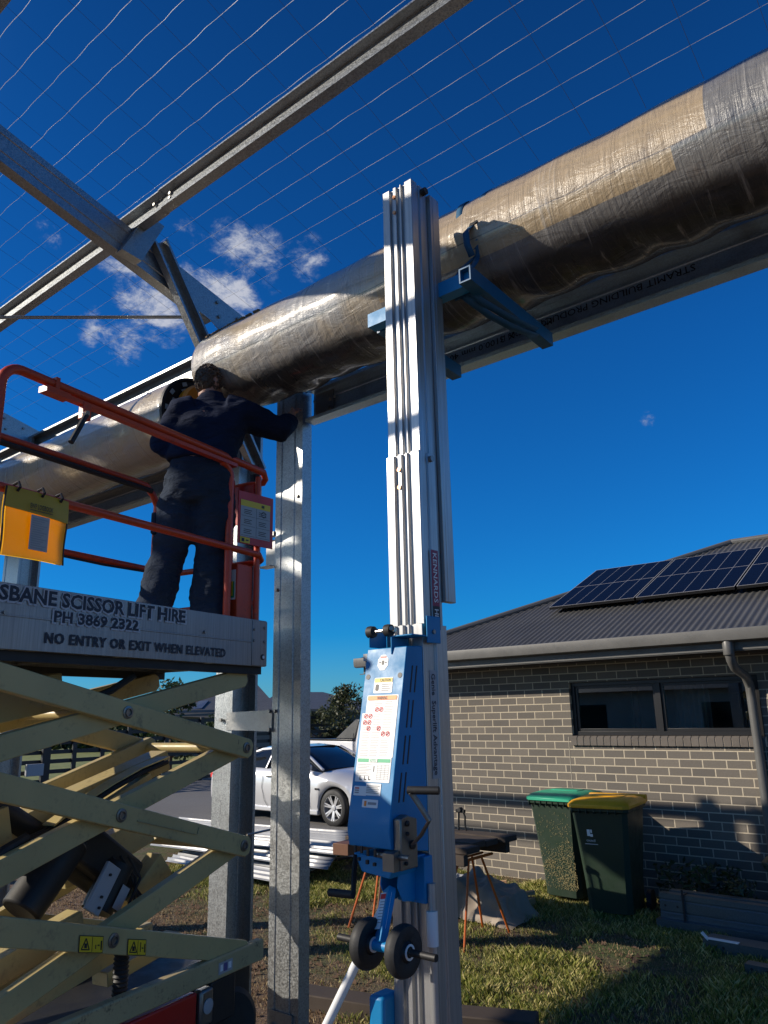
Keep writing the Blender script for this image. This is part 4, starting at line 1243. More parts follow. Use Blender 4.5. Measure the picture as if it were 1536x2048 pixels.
# ================================================================== MATERIAL LIFT (hand winch mast)
ML = empty('material_lift', (-1.71, 2.30, 0), 'blue and aluminium hand-winch material lift, mast raised and forks under the wrapped door', 'material lift')
MX0, MX1 = -1.795, -1.632
def mast(name, y0, dep, z0, z1, x0=MX0, x1=MX1, grooves=True, mat='alu'):
    w = x1 - x0
    g, gd = .010, .012
    # front with three grooves, flat sides with a channel
    pl = [(0, 0)]
    for c in (.30, .53, .70):
        a = w * c
        pl += [(a - g, 0), (a - g * .8, gd), (a + g * .8, gd), (a + g, 0)]
    pl += [(w, 0), (w, dep * .38), (w - .006, dep * .41), (w - .006, dep * .52), (w, dep * .55), (w, dep), (w * .62, dep), (w * .62, dep - .012), (w * .38, dep - .012), (w * .38, dep), (0, dep)]
    mb = MB(); mb.prism(pl, (x0, y0, z0), (1, 0, 0), (0, 1, 0), (0, 0, 1), z1 - z0)
    return mb.build(name, M[mat], ML, bevel=.0015)
base = mast('mast_base', 2.186, .150, .16, 2.21)
m2 = mast('mast_section', 2.203, .105, .5, 2.868, MX0 + .003, MX1 - .003)
m3 = mast('mast_section', 2.226, .105, 1.5, 4.085, MX0 - .004, MX1 - .012)
mb = MB(); mb.box(MX0 + .02, MX1 + .004, 2.335, 2.352, 2.30, 4.06); mb.box(MX1 - .022, MX1 + .004, 2.352, 2.40, 2.30, 4.06); mb.box(MX0 + .02, MX0 + .04, 2.352, 2.40, 2.30, 4.06)
cg = mb.build('carriage', M['alu'], ML, bevel=.002)
def bolts_on(parent, pts, y, mat='brass', r=.0085):
    b = MB()
    for (x, z) in pts: b.cyl((x, y + .01, z), (x, y - .006, z), r, 8)
    b.build('bolt', M[mat], parent)
bolts_on(m3, [(-1.735, 4.035), (-1.735, 3.96)], 2.226); bolts_on(m2, [(-1.728, 2.805), (-1.728, 2.735)], 2.203)
mb = MB(); mb.cyl((MX1 - .01, 2.30, 4.055), (MX1 + .012, 2.30, 4.055), .016, 10); mb.build('end_roller', M['black_steel'], m3)
mb = MB(); mb.cyl((MX1 - .004, 2.275, 2.845), (MX1 + .010, 2.275, 2.845), .013, 8); mb.build('end_roller', M['bolt'], m2)
# labels on the side faces
UX, VX = (0, 0, -1), (0, 1, 0)           # reads downwards on the +X face
def side_text(parent, txt, y, z_top, ln, h, mat, patch=None):
    mb = MB(); x = MX1 + (.0012)
    o = V((x, y, z_top))
    if patch is not None:
        mb.mat(1).patch(o, (0, 0, -1), (0, 1, 0), -.012, ln + .012, -.010, h + .010, .0005)
    mb.mat(0).text(txt, o, (0, 0, -1), (0, 1, 0), ln, h, lift=.0016, font_w=.012)
    mb.build('lettering', [mat, patch] if patch is not None else [mat], parent, smooth=False)
side_text(m2, 'KENNARDS', 2.263, 2.475, .185, .024, M['white'], M['maroon'])
side_text(m2, 'HIRE', 2.263, 2.266, .062, .024, M['white'], M['ink'])
side_text(base, 'Genie  Superlift Advantage', 2.228, 2.035, .34, .022, M['navy_ink'], M['grey_sticker'])
# winch cover
prof = [(2.186, 2.13), (2.098, 2.125), (1.992, 1.60), (1.982, 1.54), (1.99, 1.49), (2.186, 1.46)]
mb = MB(); mb.prism(prof, (-1.812, 0, 0), (0, 1, 0), (0, 0, 1), (1, 0, 0), .178)
cv = mb.build('winch_cover', M['blue'], ML, bevel=.003)
FO = V((-1.812, 2.098, 2.125)); FD = (V((0, 1.992 - 2.098, 1.60 - 2.125))).normalized()      # down the sloping front
FU = V((1, 0, 0)); FW = -FD
FL = .535
mb = MB()
A0 = FO
SQ = lambda d: d if d < .165 else .165 + (d - .165) * .81
def fp(x0, x1, d0, d1, lift_, corner=0):
    d0, d1 = SQ(d0), SQ(d1)
    mb.patch(A0, FU, FW, x0, x1, -d1, -d0, lift_, corner)
mats = [M['white'], M['ink'], M['sticker_orange'], M['sticker_green'], M['sticker_yellow'], M['grey_ink'], M['sticker_red']]
# octagonal sticker
mb.mat(0); n8 = [(.079 + .025 * cos(radians(22.5 + 45 * i)), -.052 + .029 * sin(radians(22.5 + 45 * i))) for i in range(8)]
N_ = FU.cross(FW)
mb.add([A0 + FU * p[0] + FW * p[1] + N_ * .001 for p in n8], [tuple(range(8))])
mb.mat(6); fp(.066, .092, .03, .036, .002); mb.mat(1); fp(.074, .084, .045, .06, .002); fp(.062, .07, .05, .054, .002); fp(.088, .096, .05, .054, .002)
# caution
mb.mat(0); fp(.05, .132, .105, .158, .001, .003); mb.mat(4); fp(.052, .130, .107, .121, .002)
mb.mat(1).text('CAUTION', A0 + FU * .076 + FW * -.119, FU, FW, .047, .010, lift=.003, font_w=.01)
fp(.058, .072, .128, .150, .002, .004)
for i in range(4): mb.mat(5); fp(.085, .125 - .008 * (i % 2), .127 + .007 * i, .130 + .007 * i, .002)
# warning sheet
mb.mat(0); fp(.026, .164, .165, .42, .0012, .004); mb.mat(0); fp(.012, .150, .24, .42, .0016)
mb.mat(2); fp(.03, .158, .168, .186, .003, .003); mb.mat(1).text('WARNING', A0 + FU * .072 + FW * -SQ(.184), FU, FW, .045, .011, lift=.004, font_w=.01)
for c_, (xa, xb) in enumerate(((.02, .058), (.062, .10), (.106, .146))):
    for i in range(34):
        d0 = .193 + i * .0066
        if (c_ == 0 and i < 13) or (c_ == 1 and 2 < i < 8) or (c_ == 2 and 19 < i < 24): continue
        mb.mat(5); fp(xa, xb - .010 * rnd.random(), d0, d0 + .0017, .0022)
for (x, d0) in ((.075, .225), (.094, .225), (.030, .252), (.050, .252), (.028, .278), (.048, .278), (.047, .302), (.092, .302), (.113, .325), (.134, .325)):
    d0 = SQ(d0); mb.mat(6).ring(A0, FU, FW, x, -d0, .0085, .0022, .003); mb.beam(A0 + FU * (x - .006) + FW * (-d0 - .006) + N_ * .003, A0 + FU * (x + .006) + FW * (-d0 + .006) + N_ * .003, .0004, .002)
# notice sheet
mb.mat(0); fp(.012, .160, .42, .515, .0012, .003); mb.mat(3); fp(.016, .156, .424, .438, .002); mb.mat(0); fp(.066, .102, .424, .438, .003)
mb.mat(3).text('NOTICE', A0 + FU * .070 + FW * -SQ(.436), FU, FW, .028, .009, lift=.004)
for i in range(8): mb.mat(5); fp(.018, .080 - .01 * (i % 3), .447 + i * .006, .4487 + i * .006, .002)
for i in range(9): mb.mat(5); fp(.104, .152, .447 + i * .007, .4483 + i * .007, .002)
for x in (.104, .120, .136, .152): mb.mat(5); fp(x, x + .0008, .447, .505, .0022)
for x in (.032, .052, .070): mb.mat(1); fp(x, x + .003, .492, .508, .002); fp(x, x + .010, .504, .508, .002)
mb.mat(1); fp(.088, .091, .452, .475, .002)
cs = mb.build('warning_label', mats, cv, smooth=False)
mb = MB()
A1 = A0 - FW * -.0 + FW * .07
BO = V((-1.812, 1.992, 1.60))
mb.mat(0); mb.patch(A1, FU, FW, .012, .068, -.562, -.532, .001, .003); mb.patch(A1, FU, FW, .064, .128, -.560, -.522, .0015, .003); mb.patch(A1, FU, FW, .055, .122, -.597, -.572, .001, .003)
for i in range(3): mb.mat(1 if i else 2).patch(A1, FU, FW, .018, .036, -.541 - .007 * i, -.537 - .007 * i, .0025)
for i in range(5): mb.mat(1).patch(A1, FU, FW, .068, .122 - .006 * (i % 2), -.531 - .0055 * i, -.5285 - .0055 * i, .003)
mb.mat(3).patch(A1, FU, FW, .064, .074, -.593, -.577, .002); mb.mat(1).patch(A1, FU, FW, .08, .116, -.588, -.580, .002)
mb.build('serial_sticker', [M['white'], M['grey_ink'], M['sticker_red'], M['sticker_orange']], cv, smooth=False)
# holes and vents
mb = MB()
for x in (.018, .160): mb.tube([A0 + FU * x + FD * .10 - N_ * .012, A0 + FU * x + FD * .10 + N_ * .0012], .0095, 14)
mb.build('bolt_hole', M['ink'], cv)
mb = MB()
for (z0, z1, y0) in ((1.97, 2.06, 2.115), (1.855, 1.945, 2.09), (1.74, 1.83, 2.066), (1.625, 1.715, 2.04)):
    for k_ in range(2):
        y = y0 + .024 * k_
        mb.prism([(y - .010, z0), (y - .004, z0), (y + .014, z1), (y + .008, z1)], (-1.634, 0, 0), (0, 1, 0), (0, 0, 1), (1, 0, 0), .0012)
mb.build('vent_slot', M['ink'], cv, smooth=False)
mb = MB(); mb.mat(0)
for (x, d0, h_) in ((.03, .645, .02), (.058, .645, .02), (.085, .65, .022), (.115, .65, .022), (.045, .68, .01), (.08, .685, .012), (.11, .69, .01)):
    mb.box(-1.812 + x, -1.812 + x + .009, 1.979, 1.9835 + (d0 > .66) * .004, 2.125 - d0 * .98 - h_, 2.125 - d0 * .98)
mb.build('drain_slot', M['ink'], cv, smooth=False)
mb = MB(); mb.prism([(-1.812, 1.465), (-1.634, 1.455), (-1.66, 1.40), (-1.775, 1.41)], (0, 2.01, 0), (1, 0, 0), (0, 0, 1), (0, 1, 0), .16); mb.build('cover_skirt', M['blue'], ML, bevel=.004)
mb = MB(); mb.box(-1.835, -1.812, 2.10, 2.13, 2.085, 2.11); mb.box(-1.83, -1.815, 2.105, 2.125, 2.06, 2.085); mb.build('cable_guide', M['grey_sticker'], cv)
# top bracket with rollers
mb = MB(); mb.box(-1.70, -1.612, 2.10, 2.186, 2.16, 2.166); mb.box(-1.70, -1.694, 2.09, 2.186, 2.10, 2.16); mb.box(-1.618, -1.612, 2.19, 2.27, 2.14, 2.235); mb.box(-1.80, -1.795, 2.09, 2.186, 2.13, 2.20)
mb.build('top_bracket', M['blue'], ML, bevel=.003)
mb = MB(); mb.cyl((-1.815, 2.10, 2.185), (-1.685, 2.10, 2.185), .008, 12); ax_ = mb.build('roller_axle', M['chrome'], ML)
for x in (-1.795, -1.715):
    mb = MB(); mb.lathe([(.010, 0), (.021, .001), (.022, .012), (.020, .026), (.010, .027)], (x - .013, 2.10, 2.185), (1, 0, 0), 18); mb.build('loading_roller', M['rubber'], ax_)
mb = MB(); mb.cyl((-1.625, 2.225, 2.18), (-1.606, 2.225, 2.18), .008, 8); mb.cyl((-1.70, 2.095, 2.19), (-1.69, 2.085, 2.19), .008, 8); mb.build('bolt', M['bolt'], ax_)
# winch: side plates, drum, cranks
mb = MB(); mb.prism([(2.0, 1.43), (2.085, 1.43), (2.085, 1.575), (2.035, 1.59), (2.0, 1.58)], (-1.632, 0, 0), (0, 1, 0), (0, 0, 1), (1, 0, 0), .03)
wc = mb.build('winch', M['steel'], ML, bevel=.004)
mb = MB(); mb.prism([(1.972, 1.43), (2.0, 1.43), (2.0, 1.49), (1.972, 1.482)], (-1.655, 0, 0), (0, 1, 0), (0, 0, 1), (1, 0, 0), .045)
mb.cyl((-1.70, 2.0, 1.47), (-1.57, 2.0, 1.47), .009, 10); mb.build('winch_drum', M['steel'], wc)
mb = MB()
for (y, z, r) in ((2.03, 1.565, .009), (2.03, 1.535, .006), (2.055, 1.50, .014), (2.02, 1.45, .006)): mb.lathe([(r, 0), (r, .006), (r * .5, .009), (0, .009)], (-1.602, y, z), (1, 0, 0), 12)
mb.build('bolt', M['black_steel'], wc)
mb = MB(); mb.tube([(-1.60, 2.055, 1.50), (-1.565, 2.055, 1.53), (-1.535, 2.06, 1.575), (-1.555, 2.03, 1.63), (-1.56, 2.0, 1.665)], [(.013, .004)] * 5, 8); ck = mb.build('crank_handle', M['steel'], ML)
mb = MB(); mb.tube([(-1.57, 2.0, 1.668), (-1.475, 2.035, 1.668)], .0125, 16); mb.build('grip', M['black_steel'], ck)
mb = MB(); mb.tube([(-1.80, 2.01, 1.46), (-1.80, 2.0, 1.40), (-1.795, 1.99, 1.34)], [(.012, .005)] * 3, 8); ck = mb.build('crank_handle', M['black_steel'], ML)
mb = MB(); mb.tube([(-1.79, 1.985, 1.345), (-1.885, 1.975, 1.343)], .0125, 16); mb.build('grip', M['rubber'], ck)
# wheel bracket
mb = MB()
poly = [(2.186, 1.45), (2.06, 1.44), (2.05, 1.37), (2.075, 1.325), (2.13, 1.315), (2.186, 1.34)]
mb.prism(poly, (-1.735, 0, 0), (0, 1, 0), (0, 0, 1), (1, 0, 0), .006); mb.prism(poly, (-1.665, 0, 0), (0, 1, 0), (0, 0, 1), (1, 0, 0), .006); mb.box(-1.735, -1.62, 2.14, 2.186, 1.31, 1.45)
mb.build('wheel_bracket', M['blue'], ML, bevel=.003)
mb = MB(); mb.beam((-1.70, 2.06, 1.36), (-1.665, 1.965, 1.225), .05, .026, (0, .8, .6)); fk = mb.build('wheel_arm', M['blue'], ML, bevel=.003)
a0_, a1_ = V((-1.70, 2.06, 1.36)), V((-1.665, 1.965, 1.225)); ad_ = (a1_ - a0_).normalized(); an_ = V((1, 0, 0)).cross(ad_).normalized()
if an_.y > 0: an_ = -an_
au_ = (-ad_)
ux_ = au_.cross(an_).normalized()
mb = MB(); oo = (a0_ + a1_) / 2 + an_ * .0145
mb.mat(0).patch(oo, ux_, au_, -.021, .021, -.045, .066, .0006); mb.mat(1).patch(oo, ux_, au_, -.019, .019, .046, .062, .0012)
for i in range(8): mb.mat(2).patch(oo, ux_, au_, -.016, .014 - .004 * (i % 3), .036 - i * .009, .0385 - i * .009, .0012)
mb.build('instruction_sticker', [M['white'], M['sticker_red'], M['grey_ink']], fk, smooth=False)
mb = MB(); mb.cyl((-1.83, 1.965, 1.222), (-1.46, 1.965, 1.222), .009, 12); axl = mb.build('axle', M['steel'], ML)
mb = MB(); mb.tube([(-1.69, 1.965, 1.222), (-1.60, 1.965, 1.222)], .016, 14); mb.build('axle_sleeve', M['blue'], ML)
def twheel(x):
    mb = MB(); mb.lathe([(.030, -.016), (.052, -.022), (.068, -.018), (.073, -.006), (.073, .006), (.068, .018), (.052, .022), (.030, .016)], (x, 1.965, 1.222), (1, 0, 0), 48, True)
    o = mb.build('wheel', M['rubber'], ML, 50)
    mb = MB(); mb.lathe([(.012, -.023), (.022, -.023), (.025, -.018), (.031, -.012), (.031, .012), (.025, .018), (.022, .023), (.012, .023)], (x, 1.965, 1.222), (1, 0, 0), 30)
    mb.build('hub', M['black_steel'], o)
    mb = MB(); mb.lathe([(.016, .022), (.022, .022), (.022, .0255), (.016, .0255)], (x, 1.965, 1.222), (1, 0, 0), 24, True); mb.build('hub_ring', M['white'], o)
twheel(-1.712); twheel(-1.575)
for x0, x1 in ((-1.545, -1.455), (-1.835, -1.745)):
    mb = MB(); mb.tube([(x0, 1.965, 1.222), (x1, 1.965, 1.222)], .0105, 16); mb.build('grip', M['black_steel'], ML)
# stowed legs and stays
mb = MB(); mb.tube([(-1.73, 2.10, 1.34), (-2.02, 2.06, .86), (-2.3, 2.02, .38), (-2.5, 2.0, .05)], .0155, 12); mb.build('stay_rod', M['white'], ML)
mb = MB(); mb.tube([(-1.608, 2.16, 1.37), (-1.605, 2.155, .20)], .014, 12); mb.build('stay_rod', M['alu'], ML)
mb = MB(); mb.tube([(-1.607, 2.155, 1.29), (-1.606, 2.153, 1.19)], .0185, 12); mb.build('clamp_sleeve', M['white'], ML)
mb = MB(); mb.box(-1.86, -1.796, 2.13, 2.22, .80, 1.015); mb.build('leg_bracket', M['blue'], ML, bevel=.012)
mb = MB(); mb.box(-1.84, -1.59, 2.16, 2.36, .10, .17); mb.build('foot_frame', M['blue'], ML, bevel=.01)
for sx in (-1, 1):
    mb = MB(); mb.beam((-1.71 + sx * .12, 2.2, .13), (-1.71 + sx * .42, 3.25, .10), .06, .08); mb.build('support_leg', M['blue_dark'], ML, bevel=.006)
# fork frame
def htube(mb, p, q, s=.055, hgt=.065, wall=.006):
    p, q = V(p), V(q); a = (q - p).normalized(); u = V((0, 0, 1)); sd_ = a.cross(u)
    h, w = hgt / 2, s / 2
    out = [(-w, -h), (w, -h), (w, h), (-w, h)]; inn = [(x * (w - wall) / w, y * (h - wall) / h) for x, y in out]
    vs = []
    for base_p in (p, q):
        for pl in (out, inn): vs += [base_p + sd_ * x + u * y for x, y in pl]
    fs = []
    for i in range(4):
        i2 = (i + 1) % 4
        fs += [(i, i2, 8 + i2, 8 + i), (4 + i, 12 + i, 12 + i2, 4 + i2), (i, 4 + i, 4 + i2, i2), (8 + i, 8 + i2, 12 + i2, 12 + i)]
    mb.add(vs, fs)
FZ = 3.615
mb = MB(); htube(mb, (-2.02, 2.40, FZ + .0), (-1.475, 2.40, FZ)); ff = mb.build('fork_crossbar', M['blue'], ML)
for x in (-1.478, -1.995):
    mb = MB(); htube(mb, (x, 2.345 if x > -1.6 else 2.44, FZ + .0), (x, 3.04, FZ - .03), .056, .066); mb.build('fork', M['blue_dark'], ML)
mb = MB(); mb.box(-1.80, -1.63, 2.36, 2.372, 3.5, 3.9); mb.build('fork_bracket', M['blue'], ML, bevel=.003)

# lashing strap round the roll and the fork frame
st = MB()
RC = V((0, 2.80, 4.01))
def strap(mb, x, tilt, wdt=.034, r=.270, a0=-.9, a1=2.6, tail=None):
    pts = []
    for i in range(26):
        a = a0 + (a1 - a0) * i / 25
        pts.append(V((x + tilt * sin(a), 2.80 - cos(a) * r, 3.98 + sin(a) * r)))
    if tail: pts = [V(t_) for t_ in tail] + pts
    vs, fs = [], []
    for p in pts: vs += [p - V((wdt / 2, 0, 0)), p + V((wdt / 2, 0, 0))]
    for i in range(len(pts) - 1): fs.append((2 * i, 2 * i + 1, 2 * i + 3, 2 * i + 2))
    mb.add(vs, fs)
strap(st, -1.60, -.05, tail=[(-1.575, 2.44, FZ - .035), (-1.585, 2.43, FZ + .03), (-1.59, 2.47, 3.72), (-1.595, 2.52, 3.78)], a0=-.55)
strap(st, -1.53, .045, tail=[(-1.52, 2.44, FZ - .035), (-1.52, 2.43, FZ + .03), (-1.525, 2.47, 3.72), (-1.53, 2.52, 3.78)], a0=-.55)
mb = st
def ribbon(mb, pts, wv):
    vs, fs = [], []
    wv = V(wv)
    for p in pts: vs += [V(p) - wv / 2, V(p) + wv / 2]
    for i in range(len(pts) - 1): fs.append((2 * i, 2 * i + 1, 2 * i + 3, 2 * i + 2))
    mb.add(vs, fs)
ribbon(mb, [(-1.56, 2.43, 3.60), (-1.53, 2.46, 3.565), (-1.50, 2.56, 3.53), (-1.47, 2.70, 3.515), (-1.455, 2.82, 3.53), (-1.47, 2.95, 3.57)], (.03, 0, .01))
ribbon(mb, [(-1.52, 2.43, 3.60), (-1.49, 2.48, 3.56), (-1.46, 2.62, 3.54), (-1.44, 2.75, 3.54), (-1.45, 2.88, 3.57)], (.028, 0, .012))
ribbon(mb, [(-1.545, 2.535, 3.98), (-1.56, 2.50, 3.93), (-1.55, 2.49, 3.86), (-1.535, 2.50, 3.80)], (.03, 0, 0))
strap_m = paint('teal_webbing', (.012, .085, .17), .7, .2)
so = st.build('lashing_strap', strap_m)
sm = so.modifiers.new('s', 'SOLIDIFY'); sm.thickness = .004
tag(so, 'dark blue webbing strap looped round the wrapped door and the blue forks', 'strap')
mb = MB(); mb.obox((-1.535, 2.545, 4.0), (1, 0, 0), (0, .3, 1), (0, -1, .3), .045, .07, .022); mb.obox((-1.50, 2.555, 4.02), (.6, 0, -.8), (.8, 0, .6), (0, 1, 0), .06, .02, .01)
bk = mb.build('buckle', M['black_steel'], so, bevel=.003)
# ================================================================== BRICK HOUSE
WY = 8.54
house = empty('brick_house', (-4, WY, 0), 'low grey brick house with cream mortar, dark corrugated hip roof and one wide black window', 'house')
XL, XR = -6.45, 6.0
WX0, WX1, WZ0, WZ1 = -4.245, -2.155, 1.615, 2.215
mb = MB()
mb.box(XL, WX0, WY, WY + .23, -.15, 2.46); mb.box(WX1, XR, WY, WY + .23, -.15, 2.46); mb.box(WX0, WX1, WY, WY + .23, -.15, 1.505); mb.box(WX0, WX1, WY, WY + .23, WZ1, 2.46)
mb.box(XL, XL + .23, WY + .23, 17, -.15, 2.46)
wall = mb.build('brick_wall', M['brick'], house, smooth=False)
# sill of angled bricks
mb = MB(); x = WX0 - .005; i = 0
while x < WX1 - .02:
    mb.mat(0).prism([(8.505, 1.508), (8.62, 1.508), (8.62, 1.612), (8.535, 1.612), (8.505, 1.592)], (x, 0, 0), (0, 1, 0), (0, 0, 1), (1, 0, 0), .070)
    mb.mat(1).prism([(8.512, 1.510), (8.62, 1.510), (8.62, 1.607), (8.540, 1.607), (8.512, 1.588)], (x + .070, 0, 0), (0, 1, 0), (0, 0, 1), (1, 0, 0), .011)
    x += .081
mb.build('window_sill', [paint('sill_brick', (.145, .125, .108), .85, .3), paint('mortar', (.60, .50, .37), .9, .1)], house)
# control joints
mb = MB()
for x in (-4.30, -2.17): mb.box(x, x + .006, WY - .003, WY, 0, 1.6)
mb.build('control_joint', paint('joint_sealant', (.45, .40, .32), .8, .1), wall)
# window
mb = MB()
fy0, fy1 = WY + .05, WY + .12
fr = .045
mb.box(WX0, WX1, fy0, fy1, WZ0, WZ0 + fr); mb.box(WX0, WX1, fy0, fy1, WZ1 - fr, WZ1); mb.box(WX0, WX0 + fr, fy0, fy1, WZ0 + fr, WZ1 - fr); mb.box(WX1 - fr, WX1, fy0, fy1, WZ0 + fr, WZ1 - fr)
mx = -3.21; mb.box(mx - .03, mx + .03, fy0 - .003, fy1 + .003, WZ0 + fr, WZ1 - fr)
for (a, b) in ((WX0 + fr, mx - .03), (mx + .03, WX1 - fr)):
    mb.box(a, a + .03, fy0 + .02, fy1 - .01, WZ0 + fr, WZ1 - fr); mb.box(b - .03, b, fy0 + .02, fy1 - .01, WZ0 + fr, WZ1 - fr); mb.box(a + .03, b - .03, fy0 + .02, fy1 - .01, WZ0 + fr, WZ0 + fr + .03); mb.box(a + .03, b - .03, fy0 + .02, fy1 - .01, WZ1 - fr - .03, WZ1 - fr)
win = mb.build('window', M['black_frame'], house, bevel=.002)
for (a, b) in ((WX0 + fr + .03, mx - .06), (mx + .06, WX1 - fr - .03)):
    mb = MB(); mb.box(a, b, fy0 + .035, fy0 + .040, WZ0 + fr + .03, WZ1 - fr - .03); mb.build('pane', M['pane'], win, smooth=False)
# room behind the glass
mb = MB()
M['interior'] = plain('interior_plaster', (.62, .60, .57), .8)
mb.box(-4.6, -1.8, 11.2, 11.25, .0, 2.6); mb.box(-4.65, -4.6, WY + .24, 11.25, 0, 2.6); mb.box(-1.8, -1.75, WY + .24, 11.25, 0, 2.6); mb.box(-4.65, -1.75, WY + .24, 11.25, 2.6, 2.65); mb.box(-4.65, -1.75, WY + .24, 11.25, -.02, 0)
mb.build('interior_wall', M['interior'], house, smooth=False)
mb = MB()
for (x, y, w_) in ((-2.85, 9.4, .5), (-2.4, 9.1, .35)): mb.box(x - w_ / 2, x + w_ / 2, y, y + .3, 1.5, 1.5 + w_ * 1.1)
mb.tube([(-3.06, 9.0, 1.6), (-3.08, 9.0, 1.9), (-3.02, 9.0, 2.0), (-3.0, 9.0, 2.15)], .02, 8)
mb.box(-2.72, -2.25, 9.6, 9.7, 1.62, 2.02)
mb.box(-3.75, -3.69, 9.2, 9.26, 1.3, 2.4)
mb.build('interior_furniture', M['black_frame'], house)
mb = MB(); mb.grid(lambda u, v: (-3.13 + .38 * u, 8.86 + .025 * sin(u * 40), 1.5 + .9 * v), 60, 2); mb.build('curtain', M['paper'], house)
# eaves: soffit, fascia, gutter
EX0 = -7.05
SL = tan(radians(23.0))
mb = MB(); mb.box(EX0 + .05, XR + .5, 8.06, WY + .02, 2.455, 2.467); mb.box(EX0 + .05, XL + .02, WY + .02, 17, 2.455, 2.467)
mb.build('soffit', M['colorbond_trim'], house, smooth=False)
mb = MB(); mb.box(EX0 + .03, XR + .5, 8.035, 8.06, 2.44, 2.60); mb.box(EX0 + .03, EX0 + .05, 8.06, 17, 2.44, 2.60); mb.build('fascia', M['colorbond_trim'], house)
mb = MB(); mb.prism(thick([(0.0, .115), (.0, .0), (-.06, -.012), (-.105, .0), (-.115, .06), (-.11, .108), (-.095, .112)], .004), (EX0 - .05, 8.033, 2.53), (0, 1, 0), (0, 0, 1), (1, 0, 0), XR + .5 - EX0)
mb.build('gutter', M['colorbond_trim'], house, 50)
mb = MB(); mb.box(EX0 - .05, XR + .5, 8.045, 8.06, 2.43, 2.44); mb.box(EX0 + .06, XR, 8.51, 8.535, 2.435, 2.455); mb.build('eave_trim', M['colorbond'], house)
# corrugated roof, cut by the hip
RY0, RZ0 = 8.0, 2.585
def roof_z(y): return RZ0 + SL * (y - RY0)
RY1 = 11.9
mb = MB(); pit = .076; n_per = 8
xs = [EX0 + i * pit / n_per for i in range(int((XR + .5 - EX0) / pit * n_per))]
vs, fs = [], []
for x in xs:
    dz = .0085 * sin(2 * pi * x / pit)
    ym = min(RY1, RY0 - .05 + (x - EX0))
    for k_ in range(3):
        y = RY0 - .05 + (ym - RY0 + .05) * k_ / 2
        vs.append((x, y, roof_z(y) + dz + .012))
for i in range(len(xs) - 1):
    for k_ in range(2):
        a = i * 3 + k_
        fs.append((a, a + 3, a + 4, a + 1))
mb.add(vs, fs)
roof = mb.build('roof', M['colorbond'], house, 80)
mb = MB()
for x in np.arange(EX0 + .5, XR, .152):
    for y in (8.1, 8.95, 9.8, 10.65, 11.5):
        if y < RY0 + (x - EX0) - .2: mb.cyl((x, y, roof_z(y) + .02), (x, y, roof_z(y) + .027), .006, 6)
mb.build('roof_screw', M['colorbond'], roof)
mb = MB(); h0 = V((EX0, RY0 - .05, roof_z(RY0 - .05) + .03)); h1 = V((EX0 + (RY1 - RY0 + .05), RY1, roof_z(RY1) + .03))
mb.tube([h0, h1], .045, 10); mb.tube([h1, h1 + V((.75, 0, .0))], .045, 10); mb.tube([h1 + V((.70, .0, .02)), h1 + V((8, 0, .03))], .06, 10)
mb.prism([(RY1 - .6, roof_z(RY1 - .6) + .02), (RY1, roof_z(RY1) + .05), (RY1 + .6, roof_z(RY1 - .6) + .02)], (h1.x + .7, 0, 0), (0, 1, 0), (0, 0, 1), (1, 0, 0), .02)
mb.build('ridge_capping', M['colorbond_trim'], roof)
mb = MB()
mb.add([(EX0, RY0 - .05, roof_z(RY0)), h1, (EX0 + 3.95, RY1, roof_z(RY1)), (EX0, 15.8, roof_z(RY0)), (XR, RY1, roof_z(RY1)), (XR, 15.8, roof_z(RY0))], [(0, 2, 3), (2, 4, 5, 3)])
mb.build('roof_back', M['colorbond'], house, smooth=False)
# downpipe
mb = MB(); px_ = -2.24
mb.tube([(px_, 8.0, 2.52), (px_, 8.0, 2.40), (px_, 8.03, 2.34), (px_, 8.12, 2.27), (px_ + .02, 8.38, 2.20), (px_ + .02, 8.475, 2.10), (px_ + .02, 8.485, 1.98), (px_ + .02, 8.485, -.05)], .045, 16)
mb.build('downpipe', M['colorbond_trim'], house)
mb = MB(); mb.lathe([(.05, 0), (.052, .005), (.052, .13), (.05, .135)], (px_, 7.99, 2.39), (0, 0, 1), 18); mb.build('downpipe_outlet', M['colorbond_trim'], house)
